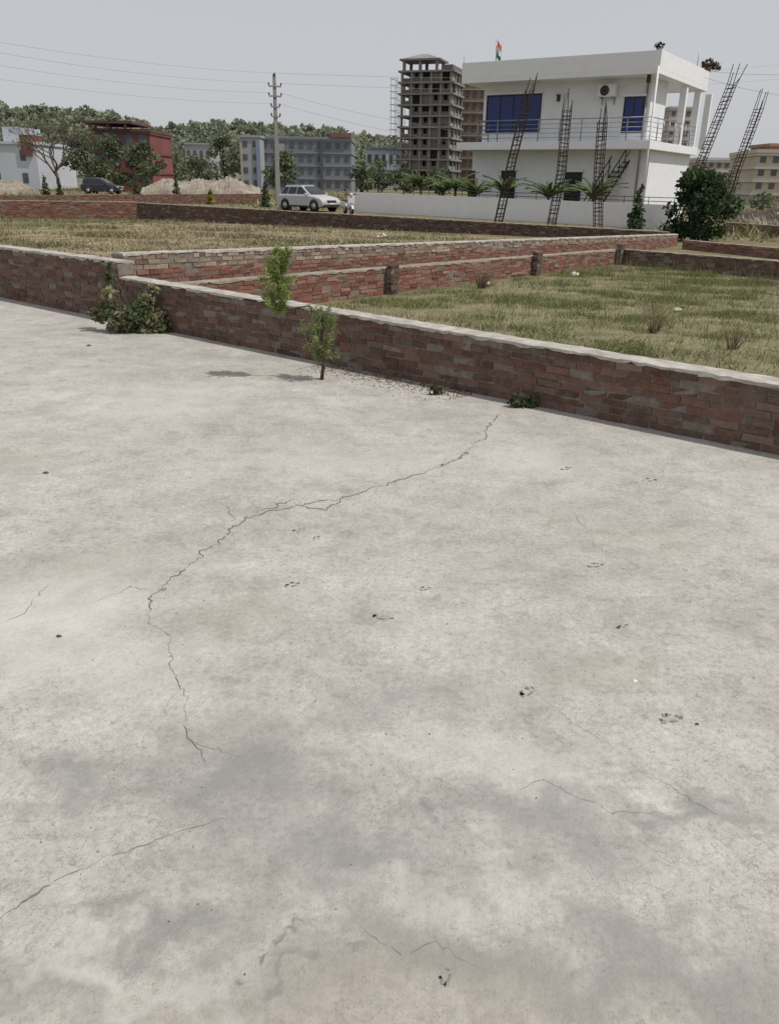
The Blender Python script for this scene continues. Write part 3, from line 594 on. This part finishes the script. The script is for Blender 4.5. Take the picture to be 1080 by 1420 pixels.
cage('rightmost leaning rebar cage against the sky near the right edge',[(998,310),(1052,150)])
# ------------------------------------------------------------------ garden plants behind the boundary wall
def palm(label,px,bk,ht,sp):
    u=solve(lambda u:proj(wl+dw*u)[0],px,0,1); B=wl+dw*u+nb*bk; e=empty('garden_palm',(B.x,B.y,0),0,label,'plant')
    MB().tube([(0,0,-.02),(0,0,ht)],[.09,.07],6).build('trunk',TRUNK,e); V=[];Fc=[];C=[];q=random.Random(px)
    for k in range(30):
        a=q.uniform(0,6.283); el=q.uniform(.7,1.5); s0=sp*q.uniform(.6,1.15)
        for i in range(6):
            u=i/5; rr=s0*u*math.cos(el*(1-.5*u)); z=ht+s0*(u*math.sin(el)-.42*u*u); c=Vector((rr*math.cos(a),rr*math.sin(a),z)); s_=Vector((-math.sin(a),math.cos(a),0))*(.10*math.sin(math.pi*(.12+.85*u)))
            V+=[c+s_-Vector((0,0,.05)),c,c-s_-Vector((0,0,.05))]; C+=[np.array((.115,.155,.065))*q.uniform(.6,1.3)]*3
            if i: n=len(V); Fc+=[(n-6,n-5,n-2,n-3),(n-5,n-4,n-1,n-2)]
    npmesh('fronds',[tuple(v) for v in V],Fc,LEAF,e,np.array(C))
for px,bk,ht,sp,lab in ((567,.9,1.35,1.5,'leftmost small garden palm behind the white boundary wall'),(592,1.2,1.2,1.4,'second small garden palm from left behind the white wall'),(614,.9,1.35,1.5,'small garden palm standing just left of the house door'),(638,1.1,1.1,1.4,'low garden palm beside the brown house door'),(678,1.0,1.25,1.5,'garden palm left of the first lower window, behind the white wall'),(742,.9,1.1,1.5,'garden palm between the two lower windows of the white house'),(803,.9,1.1,1.6,'garden palm in front of the second lower window of the house')): palm(lab,px,bk,ht,sp)
def conifer(label,px,py,hh,r,base,n=500,sz=(.05,.12),group=None,cat='shrub',name='conifer_shrub'):
    P=G(px,py); cl=[(random.uniform(-.15,.15)*r,random.uniform(-.15,.15)*r,hh*(i+.5)/8,r*(1-.85*i/8)*random.uniform(.8,1.1),r*(1-.85*i/8),hh/11) for i in range(8)]
    e=empty(name,(P.x,P.y,0),0,label,cat,group); MB().tube([(0,0,-.05),(0,0,hh*.9)],[.03,.008],5).build('trunk',TRUNK,e)
    V,Fa,C=leafgeo(cl,n,sz,base,shell=.2); npmesh('crown',V,Fa,LEAF,e,C)
conifer('narrow dark conifer shrub at the right end of the white boundary wall',880,317,1.7,.42,(.065,.095,.05),700)
P=G(962,334); hb=topz(P,232)
tree('bushy_tree','dense dark green bushy tree at the end of the pale topped wall',P,hb,1.25,np.array([(.050,.085,.036),(.068,.10,.046),(.038,.064,.03)]),4200,(.05,.12),.12,34,seed=5,limbs=10,tr=.05)
for px,py,hh,r_,bs,lab in ((191,276,2.1,.5,(.09,.11,.055),'young dark conifer left of the dirt mound'),(246,276,2.0,.42,(.11,.13,.07),'young conifer in front of the dirt mound'),(292,283,1.0,.35,(.30,.28,.06),'small yellow flowering shrub below the dirt mound'),(369,287,1.8,.42,(.08,.11,.05),'dark conifer shrub right beside the parked silver car'),
        (64,274,1.9,.4,(.11,.12,.06),'young conifer under the bare tree, left one'),(84,274,1.6,.35,(.10,.12,.06),'young conifer under the bare tree, right one')):
    conifer(lab,px,py,hh,r_,bs,420,(.06,.14),name='young_conifer')
# ------------------------------------------------------------------ car
PAINT=M('silver_paint',(.44,.45,.47),.03,1,.3,spec=.6); PAINTD=M('dark_paint',(.03,.032,.04),.03,1,.28,spec=.6); RUB=M('tyre_rubber',(.02,.02,.02),.2,20,.9); RIM=M('alloy_rim',(.4,.4,.42),.1,10,.35,metal=.7); LAMP=M('headlight_glass',(.65,.65,.65),.05,8,.15,spec=.6); RED=M('tail_light_red',(.35,.01,.01),.1,8,.3); TRIM=M('black_trim',(.03,.03,.03),.2,10,.6); PLATE=M('number_plate_white',(.75,.75,.75),.03,10,.5)
def car(label,loc,rz,paint,scl=1):
    e=empty('parked_car',loc,rz,label,'car'); h=.87; e.scale=(scl,scl,scl)
    b_=MB(); b_.prism([(-2.05,.34),(-2.16,.60),(-2.12,.86),(-1.95,.98),(-1.0,1.0),(.7,.99),(1.3,.94),(1.85,.83),(2.08,.70),(2.14,.52),(2.08,.32),(1.75,.25),(-1.75,.25)],-h,h)
    b_.build('body',paint,e,.11)
    g=MB(); V=[(-2.02,-.78,.95),(1.05,-.78,.95),(1.05,.78,.95),(-2.02,.78,.95),(-1.55,-.58,1.54),(.02,-.58,1.56),(.02,.58,1.56),(-1.55,.58,1.54)]
    g.add(V,[(4,5,6,7),(0,1,5,4),(1,2,6,5),(2,3,7,6),(3,0,4,7)]); g.build('cabin',paint,e,.09)
    def pt(x,f,s): return (x,s*(.78-.20*f+.012),.95+.60*f)
    for s in (-1,1):
        for x0,x1,x0t,x1t in ((-1.80,-1.22,-1.50,-1.12),(-1.14,-.40,-1.04,-.38),(-.32,.72,-.30,.02)):
            w_=MB(); w_.add([pt(x0,.14,s),pt(x1,.14,s),pt(x1t,.86,s),pt(x0t,.86,s)],[(0,1,2,3)]); w_.build('side_window',GLASSD,e)
    w_=MB(); w_.add([(.93,-.68,1.04),(.93,.68,1.04),(.16,.54,1.49),(.16,-.54,1.49)],[(0,1,2,3)])
    for v in range(4): x,y,z=w_.v[v]; w_.v[v]=(x+.03,y,z+.03)
    w_.build('windscreen',GLASSD,e)
    w_=MB(); w_.add([(-1.97,-.64,1.06),(-1.97,.64,1.06),(-1.68,.52,1.44),(-1.68,-.52,1.44)],[(0,3,2,1)])
    for v in range(4): x,y,z=w_.v[v]; w_.v[v]=(x-.03,y,z+.02)
    w_.build('rear_window',GLASSD,e)
    for s in (-1,1):
        for x in (-1.32,1.36):
            ar=MB().tube([(x,s*(h-.12),.36),(x,s*(h+.006),.36)],.41,18); ar.build('wheel_arch',TRIM,e)
            w_=MB(); w_.tube([(x,s*(h-.2),.33),(x,s*(h+.02),.33)],.33,18); wo=w_.build('wheel',RUB,e)
            MB().tube([(x,s*(h-.1),.33),(x,s*(h+.03),.33)],.2,10).build('rim',RIM,wo)
        MB().box(1.78,2.04,s*.60-.17,s*.60+.17,.66,.78).build('headlight',LAMP,e,.03)
        MB().box(-2.165,-2.03,s*.66-.12,s*.66+.12,.68,.92).build('tail_light',RED,e,.02)
        MB().box(.62,.78,s*.92-.1,s*.92+.1,.98,1.11).build('mirror',paint,e,.03)
        MB().tube([(-1.4,s*.52,1.58),(-.1,s*.52,1.60)],.022,5).build('roof_rail',STEEL,e)
        MB().box(-.88,.92,s*(h+.0)-.01,s*(h+.0)+.014,.26,.36).build('sill_trim',TRIM,e)
    MB().box(2.02,2.135,-.40,.40,.56,.70).build('grille',TRIM,e,.01); MB().box(1.98,2.15,-.72,.72,.30,.44).build('bumper',TRIM,e,.02); MB().box(2.152,2.165,-.22,.22,.46,.54).build('number_plate',PLATE,e)
    return e
P=G(428,292); car('silver car parked beside the scooter before the white wall',(P.x,P.y,0),math.radians(-40),PAINT,.92)
P=D(142,256,95); car('dark car parked in front of the red house',(P.x,P.y,0),math.radians(-8),PAINTD)
# scooter
P=G(483,297); sc_=empty('scooter',(P.x,P.y,0),math.radians(-70),'white scooter parked at the left end of the white wall','scooter')
SW=M('white_plastic',(.6,.6,.6),.04,3,.3,spec=.5)
for x in (-.6,.62):
    w_=MB().tube([(x,-.05,.22),(x,.05,.22)],.22,16).build('wheel',RUB,sc_); MB().tube([(x,-.055,.22),(x,.055,.22)],.12,10).build('rim',RIM,w_)
MB().prism([(-.85,.42),(-.75,.68),(-.1,.66),(0,.42),(-.2,.32),(-.6,.4)],-.17,.17).build('rear_body',SW,sc_,.05)
MB().prism([(-.72,.685),(-.7,.76),(-.1,.75),(.0,.69)],-.14,.14).build('seat',TRIM,sc_,.03)
MB().box(-.05,.42,-.16,.16,.26,.32).build('floorboard',TRIM,sc_,.02)
MB().prism([(.38,.3),(.45,.95),(.55,.97),(.56,.6),(.48,.3)],-.2,.2).build('front_apron',SW,sc_,.05)
MB().prism([(.42,.42),(.55,.5),(.78,.46),(.86,.3),(.6,.42)],-.07,.07).build('mudguard',SW,sc_,.02)
MB().tube([(.6,0,.25),(.47,0,1.02)],.03,6).build('fork',STEEL,sc_); MB().tube([(.38,-.34,1.05),(.46,0,1.04),(.38,.34,1.05)],.022,6).build('handlebar',TRIM,sc_)
MB().tube([(.52,0,1.02),(.6,0,1.0)],[.1,.08],12).build('headlight',LAMP,sc_)
for s in (-1,1): MB().tube([(.42,s*.26,1.05),(.4,s*.32,1.26)],.012,4).tube([(.405,s*.32,1.28),(.42,s*.32,1.28)],.06,10).build('mirror',TRIM,sc_)
# ------------------------------------------------------------------ utility pole and wires
PCON=M('pole_concrete',(.26,.25,.24),.15,3,.9); INS=M('insulator',(.12,.09,.08),.1,5,.4)
Yp=62; top=D(380,102,Yp); pl=empty('utility_pole',(top.x,Yp,0),math.radians(20),'concrete utility pole with crossarms between the grey building and the mound','utility pole')
H=top.z; mb=MB(); mb.add([(sx*(.17 if z<1 else .09),sy*(.14 if z<1 else .08),z) for z in (-.2,H) for sx,sy in ((-1,-1),(1,-1),(1,1),(-1,1))],[(0,1,5,4),(1,2,6,5),(2,3,7,6),(3,0,4,7),(4,5,6,7)]); mb.build('shaft',PCON,pl)
tips=[]
for k,(dz,w_) in enumerate(((.15,.0),(.75,.42),(1.35,.42),(2.0,.3),(2.6,.3))):
    if w_:
        MB().box(-w_,w_,-.14,-.082,H-dz-.05,H-dz+.05).build('crossarm',STEEL,pl)
    for s in ((-1,1) if w_ else (0,)):
        o=MB().tube([(s*w_,-.11,H-dz+.05),(s*w_,-.11,H-dz+.12),(s*w_,-.11,H-dz+.17),(s*w_,-.11,H-dz+.22)],[.03,.07,.04,.06],8).build('insulator',INS,pl)
        q=Vector((s*w_,-.11,H-dz+.2)); q.rotate(Matrix.Rotation(math.radians(20),3,'Z')); tips.append(Vector((top.x,Yp,0))+q)
WIRE=M('wire_grey',(.25,.25,.26),.1,5,.6)
def wire(a,b_,sag,label,r_=.0055):
    pts=[]
    for i in range(25):
        u=i/24; p=a.lerp(b_,u); p.z-=sag*4*u*(1-u); pts.append(p-a)
    tag(MB().tube(pts,r_,4,cap=False).build('power_line',WIRE,None,loc=a),label,'power line')
Lx=[D(-60,48,40),D(-60,62,41),D(-60,80,42),D(-60,100,43)]
wire(tips[0],Lx[0],.25,'topmost power line from the pole to the left edge'); wire(tips[1],Lx[1],.3,'second power line from the top, from the pole to the left edge')
wire(tips[3],Lx[2],.3,'third power line down, from the pole to the left edge'); wire(tips[5],Lx[3],.3,'lowest power line from the pole to the left edge')
wire(tips[0],D(1150,80,110),1.0,'topmost power line from the pole to the right, behind the house',.008); wire(tips[2],D(1150,100,111),1.0,'second power line from the pole to the right, behind the house',.008)
wire(tips[4],D(700,190,62),.3,'power line dropping from the pole towards the white house',.007); wire(tips[6],D(690,205,60),.3,'lowest power line dropping from the pole towards the white house',.007)
q=HW(-.2,Dp*.9,zr); wire(q,D(1200,92,50),.3,'upper cable from the house roof to the right edge',.008); wire(q+Vector((0,0,-.3)),D(1200,135,48),.4,'lower cable from the house roof to the right edge',.008)
# ------------------------------------------------------------------ distant buildings
def building(name,label,pxL,pxR,ytop,Y,depth,floors,bays,wall,glass,rz=0,ground=0,wfrac=.5,hfrac=.45,slab=None,para=True,sidebays=0):
    a=D(pxL,240,Y); b_=D(pxR,240,Y); W=b_.x-a.x; H=D((pxL+pxR)/2,ytop,Y).z
    e=empty(name,(a.x,Y,0),rz,label,'building'); MB().box(0,W,0,depth,-.2,H).build('wall',wall,e)
    fh=H/floors if floors else H
    for f in range(floors):
        if slab: MB().box(-.15,W+.15,-.15,depth+.1,f*fh+fh-.28,f*fh+fh-.03).build('floor_band',slab,e)
        for k in range(bays):
            xc=W*(k+.5)/bays; ww=W/bays*wfrac; z0=f*fh+fh*.28; w_=MB().box(xc-ww/2,xc+ww/2,-.05,.05,z0,z0+fh*hfrac).build('window',glass,e)
    if para: MB().box(-.2,W+.2,-.2,depth+.2,H,H+.35).build('parapet',slab or wall,e)
    e['W']=W; e['H']=H; return e
WIN=M('hazy_window',(.10,.11,.13),.2,.5,.4); GRY=M('hazy_grey_wall',(.20,.21,.24),.12,.15); GRYL=M('hazy_light_grey_wall',(.33,.34,.36),.1,.15); HWH=M('hazy_white_wall',(.50,.53,.58),.06,.2); REDW=M('hazy_red_wall',(.20,.072,.066),.2,.3); MAR=M('maroon_slab',(.13,.065,.065),.2,.5); BEI=M('beige_wall',(.46,.40,.32),.1,.2); PNK=M('terracotta_wall',(.42,.33,.28),.12,.2); BLW=M('blue_panel',(.22,.27,.37),.1,.3); YEL=M('yellow_panel',(.40,.37,.28),.1,.3); GSL=M('grey_band',(.25,.26,.285),.1,.2)  # aerial haze is mixed into the base colours of far buildings
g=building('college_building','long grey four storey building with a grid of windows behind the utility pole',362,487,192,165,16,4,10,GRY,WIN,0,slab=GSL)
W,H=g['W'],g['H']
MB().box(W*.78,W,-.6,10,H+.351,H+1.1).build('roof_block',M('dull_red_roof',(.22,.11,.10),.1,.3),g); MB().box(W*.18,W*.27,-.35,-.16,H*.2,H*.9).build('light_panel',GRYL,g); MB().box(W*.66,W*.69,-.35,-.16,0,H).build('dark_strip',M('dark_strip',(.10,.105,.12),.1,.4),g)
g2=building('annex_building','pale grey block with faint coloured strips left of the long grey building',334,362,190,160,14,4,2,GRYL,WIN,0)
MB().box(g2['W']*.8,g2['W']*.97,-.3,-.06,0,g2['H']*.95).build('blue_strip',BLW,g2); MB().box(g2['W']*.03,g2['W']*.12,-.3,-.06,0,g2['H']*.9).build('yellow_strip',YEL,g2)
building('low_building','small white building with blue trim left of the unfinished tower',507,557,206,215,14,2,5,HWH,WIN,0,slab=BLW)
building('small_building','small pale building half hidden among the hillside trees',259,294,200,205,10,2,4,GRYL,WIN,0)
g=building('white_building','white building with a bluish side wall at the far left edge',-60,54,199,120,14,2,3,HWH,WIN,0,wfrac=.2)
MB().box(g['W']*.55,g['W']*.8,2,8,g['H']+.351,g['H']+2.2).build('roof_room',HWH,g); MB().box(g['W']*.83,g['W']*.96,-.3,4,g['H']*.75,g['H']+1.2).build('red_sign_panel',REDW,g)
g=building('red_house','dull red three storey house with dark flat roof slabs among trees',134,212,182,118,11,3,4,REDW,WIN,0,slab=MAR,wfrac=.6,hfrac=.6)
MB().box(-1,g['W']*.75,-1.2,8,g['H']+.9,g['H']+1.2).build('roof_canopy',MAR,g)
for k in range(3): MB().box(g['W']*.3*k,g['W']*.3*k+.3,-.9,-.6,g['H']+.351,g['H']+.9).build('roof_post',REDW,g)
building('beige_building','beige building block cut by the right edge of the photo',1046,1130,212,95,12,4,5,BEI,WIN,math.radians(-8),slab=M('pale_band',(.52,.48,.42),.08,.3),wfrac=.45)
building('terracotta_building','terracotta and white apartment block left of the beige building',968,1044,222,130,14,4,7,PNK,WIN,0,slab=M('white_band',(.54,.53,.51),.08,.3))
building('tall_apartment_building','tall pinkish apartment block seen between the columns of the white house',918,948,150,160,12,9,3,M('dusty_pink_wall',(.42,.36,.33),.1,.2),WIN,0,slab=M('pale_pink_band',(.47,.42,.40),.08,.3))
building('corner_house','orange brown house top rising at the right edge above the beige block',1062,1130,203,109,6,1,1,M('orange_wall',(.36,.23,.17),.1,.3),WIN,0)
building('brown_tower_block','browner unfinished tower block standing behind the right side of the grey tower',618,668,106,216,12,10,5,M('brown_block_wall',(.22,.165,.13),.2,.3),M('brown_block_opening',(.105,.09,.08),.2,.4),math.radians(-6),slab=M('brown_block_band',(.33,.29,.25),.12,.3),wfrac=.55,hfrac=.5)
# unfinished tower
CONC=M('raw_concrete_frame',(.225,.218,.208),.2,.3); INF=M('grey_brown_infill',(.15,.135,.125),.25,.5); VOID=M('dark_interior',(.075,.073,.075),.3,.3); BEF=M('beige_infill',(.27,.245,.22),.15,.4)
Yt=200; cr=D(622,240,Yt); th=math.radians(-18); TWL=Vector((cr.x,Yt,0)); tw=empty('unfinished_tower',TWL,th,'tall unfinished grey concrete frame tower with open floors and scaffolding','building')
TW=11.8; TD=9.5; TH=D(622,96,Yt).z; nf=11; fh=TH/nf
MB().box(-TW+1.6,-1.6,1.6,TD-1.6,-.2,TH-.3).build('core',VOID,tw)  # dark box; shade inside the open floors is put into its colour
for f in range(nf+1): MB().box(-TW-.5,.5,-.5,TD+.3,f*fh-.32,f*fh+.05).build('floor_slab',CONC,tw)
xs=[-TW+.3+ (TW-.6)*k/5 for k in range(6)]; ys=[.3+(TD-.6)*k/3 for k in range(4)]
for x in xs: MB().box(x-.25,x+.25,-.1,.5,-.2,TH-.33).build('column',CONC,tw)
for y in ys[1:]: MB().box(-.5,.1,y-.3,y+.3,-.2,TH-.33).build('column',CONC,tw)
q=random.Random(4)
for f in range(nf):
    for k in range(5):
        if q.random()<.72:
            mbx=MB(); z0=f*fh+.051; z1=z0+fh-.375; xa=xs[k]+.25; xb=xs[k+1]-.25
            if q.random()<.65: mbx.box(xa,xb,.1,.3,z0,z0+(z1-z0)*.38); mbx.box(xa,xa+(xb-xa)*.25,.1,.3,z0+(z1-z0)*.38,z1); mbx.box(xb-(xb-xa)*.25,xb,.1,.3,z0+(z1-z0)*.38,z1)
            else: mbx.box(xa,xb,.1,.3,z0,z0+(z1-z0)*q.choice((.4,1)))
            mbx.build('infill_wall',INF,tw)
    for k in range(3):
        if q.random()<.75:
            z0=f*fh+.051; MB().box(-.35,-.15,ys[k]+.3,ys[k+1]-.3,z0,z0+(fh-.375)*q.choice((.4,.4,1))).build('side_infill',BEF,tw)
zt=TH+.05
for x in (-TW+.5,-TW+4.2,-TW+8): 
    for y in (.8,6): MB().box(x-.3,x+.3,y-.3,y+.3,zt,zt+2.0).build('pavilion_post',CONC,tw)
MB().box(-TW-.4,-TW+9,0,7,zt+2.0,zt+2.35).build('pavilion_slab',CONC,tw)
mb=MB(); mb.add([(-TW,0.3,zt+2.351),(-TW+8.6,.3,zt+2.351),(-TW+8.6,6.7,zt+2.351),(-TW,6.7,zt+2.351),(-TW+3.6,3.5,zt+3.6),(-TW+5,3.5,zt+3.6)],[(0,1,5,4),(1,2,5),(2,3,4,5),(3,0,4)]); mb.build('pavilion_roof',CONC,tw)
mb=MB(); mb.box(-TW+9.5,0,0,.2,zt,zt+1.0); mb.box(-.2,0,.2,TD,zt,zt+1.0); mb.build('roof_edge_wall',INF,tw)
BAM=M('scaffold_poles',(.22,.20,.18),.2,1); scf=empty('scaffolding',TWL+Vector((math.cos(th),math.sin(th),0))*(-TW-.8),th,'thin pole scaffolding along the left side of the unfinished tower','scaffolding')
for x in (0,-1.4):
    for y in (0,3,6): MB().tube([(x,y,0),(x,y,TH*.94)],.05,4).build('standard_pole',BAM,scf)
for k in range(18):
    z=TH*.94*(k+1)/18; mb=MB(); mb.tube([(.3,0,z),(-1.8,0,z)],.045,4); mb.tube([(-1.4,-.3,z),(-1.4,6.4,z)],.045,4); mb.build('ledger_pole',BAM,scf)
# ------------------------------------------------------------------ hill, forest, mound
pts=[(-250,136),(-100,138),(0,141),(60,146),(130,150),(170,158),(210,170),(260,170),(310,165),(360,169),(420,172),(480,178),(530,185),(570,195),(650,208),(800,225),(1000,232),(1200,236)]
TX=[D(px,py,310).x for px,py in pts]; TZ=[D(px,py,310).z for px,py in pts]
topf=lambda X:np.interp(X,TX,TZ)
V=[];Fc=[];nx=110
X_=np.linspace(-200,230,nx); rows=[(215,0.0),(232,.22),(255,.46),(280,.68),(305,.88),(318,.92),(360,.86),(450,0)]
for y,f_ in rows:
    for x in X_: V.append((x,y,max(-.3,float(topf(x))*f_-.3+ (0 if f_==0 else random.uniform(-.7,.7)))))
for j in range(len(rows)-1):
    for i in range(nx-1): Fc.append((j*nx+i,j*nx+i+1,(j+1)*nx+i+1,(j+1)*nx+i))
mb=MB(); mb.add(V,Fc,0,True); tag(mb.build('hills',M('hill_ground',(.16,.18,.125),.35,.25)),'low wooded hill behind the buildings','hill',kind='structure')
cl=[]
for yy,fr in ((222,.32),(231,.42),(240,.5),(252,.6),(262,.68),(272,.77),(285,.88),(300,.98),(312,1.02)):
    x=-190
    while x<190:
        tz=float(topf(x)); ht=tz*fr*random.uniform(.95,1.03)
        r_=random.uniform(1.5,2.6)*(1 if tz>9 else .6)
        for k in range(5):
            s_=r_*random.uniform(.45,.75); cl.append((x+random.uniform(-.6,.6)*r_,yy+random.uniform(-.6,.6)*r_,ht-s_*.8-random.uniform(0,.9)*r_,s_,s_,s_*.85))
        x+=random.uniform(2.0,3.4)
V,Fa,C=leafgeo(cl,90000,(.45,.85),np.array([(.245,.275,.19),(.27,.295,.205),(.22,.25,.18),(.28,.29,.21)]),asp=.7,var=.18,cvar=.15)  # leaf colours already blended with distance haze
tag(npmesh('forest',V,Fa,MA('hazy_forest',.9,.35),None,C),'hazy green forest covering the low hill behind the buildings','forest',kind='stuff')
TG=np.array([(.13,.16,.09),(.16,.185,.105),(.11,.135,.08)]); TL=np.array([(.18,.205,.13),(.16,.18,.115)])  # distant tree greens, lightened in the colour to suggest haze
def mtree(label,px,ytop,Y,wpx,base=TG,n=900,seed=1,h0=.2,name='tree'):
    P=D(px,240,Y); h=D(px,ytop,Y).z; r_=wpx/2*Y/FPX/1.05; s_=Y/FPX
    tree(name,label,P,h,r_,base,n,(s_*1.4,s_*3.2),h0,20,seed=seed)
for a in [('round green tree at the left side of the red house',122,180,112,60,TG,1400,2),('dark green tree before the middle of the red house',162,190,110,66,TG,1800,3),('green tree at the right end of the red house',204,198,112,56,TG,1400,4),('low bushy tree between the red house and the small pale building',272,214,150,60,TL,1000,5),
          ('dark green tree in front of the grey building, right of the pole',395,211,100,56,TG,1300,6),('green tree standing left of the annex block',312,186,170,60,TL,1200,7),('tree in front of the small white building by the tower',525,222,150,60,TG,1000,8),('broad dark tree at the foot of the unfinished tower',560,232,130,40,TG,700,9),
          ('low tree right of the tower foot, beside the white house',610,236,120,60,TG,800,10),('dark low tree behind the palms left of the house',500,228,140,40,TG,600,12),('low tree in front of the terracotta building',1000,240,90,50,TG,700,13),('low shrub tree at the foot of the beige building',1065,268,60,40,TL,500,14),('pale green tree right of the red house, before the wooded hill',238,206,160,50,TL,900,15)]:
    mtree(*a[:6],a[6],a[7])
# sparse bare tree at left
Yb=80; P=D(78,250,Yb); h=D(88,118,Yb).z; e=empty('bare_tree',(P.x,Yb,0),0,'nearly leafless tree with fine grey branches at left','tree')
q=random.Random(21); mb=MB(); tips_=[]
def branch(p,d,L,r_,lev):
    d=d.normalized(); p2=p+d*L*.5+Vector((q.gauss(0,.06),q.gauss(0,.06),0))*L; p3=p+d*L; mb.tube([p,p2,p3],[r_,r_*.85,r_*.7],5 if lev<2 else 3,cap=False)
    if lev>=6: tips_.append(p3); return
    for k in range(5 if lev<1 else 3 if lev<4 else 2):
        nd=d+Vector((q.gauss(0,.62),q.gauss(0,.62),q.uniform(-.08,.30))); branch(p3 if k else p2.lerp(p3,.5),nd,L*q.uniform(.64,.80),max(.016,r_*.58),lev+1)
branch(Vector((0,0,-.1)),Vector((.04,0,1)),h*.25,.18,0); mb.build('trunk',M('grey_bark',(.12,.105,.09),.3,8),e)
cl=[(p.x,p.y,p.z,.45,.45,.4) for p in tips_[::3]]
V,Fa,C=leafgeo(cl,1700,(.04,.10),np.array([(.16,.17,.09),(.20,.19,.11)]),shell=.1); npmesh('crown',V,Fa,LEAF,e,C)
# dirt mounds
DIRT=M('pale_dirt',(.27,.235,.19),.35,1.2,1,.8)
def mound(label,px0,px1,ytop,Y,dep,seed):
    a=D(px0,250,Y).x; b_=D(px1,250,Y).x; H=D((px0+px1)/2,ytop,Y).z; q=np.random.default_rng(seed); nx,ny=90,14; V=[];Fc=[]
    for j in range(ny):
        for i in range(nx):
            u=i/(nx-1); v=j/(ny-1); env=math.sin(math.pi*u)**.3*math.sin(math.pi*v)**.6
            z=H*env*(.80+.09*math.sin(u*9+seed)+.09*math.sin(u*23+v*5+seed))+q.normal(0,.09)*env; V.append(((b_-a)*u-(b_-a)/2,dep*(v-.5),z-.02))
    for j in range(ny-1):
        for i in range(nx-1): Fc.append((j*nx+i,j*nx+i+1,(j+1)*nx+i+1,(j+1)*nx+i))
    mb=MB(); mb.add(V,Fc); tag(mb.build('dirt_mound',DIRT,None,loc=((a+b_)/2,Y,0)),label,'mound')
mound('long pale dirt mound between the red house and the pole',198,365,241,85,6,1); mound('pale dirt heap at the far left edge below the white building',-60,38,243,88,6,5); mound('small dirt heap at the right edge in front of the beige building',1030,1120,288,45,4,8)
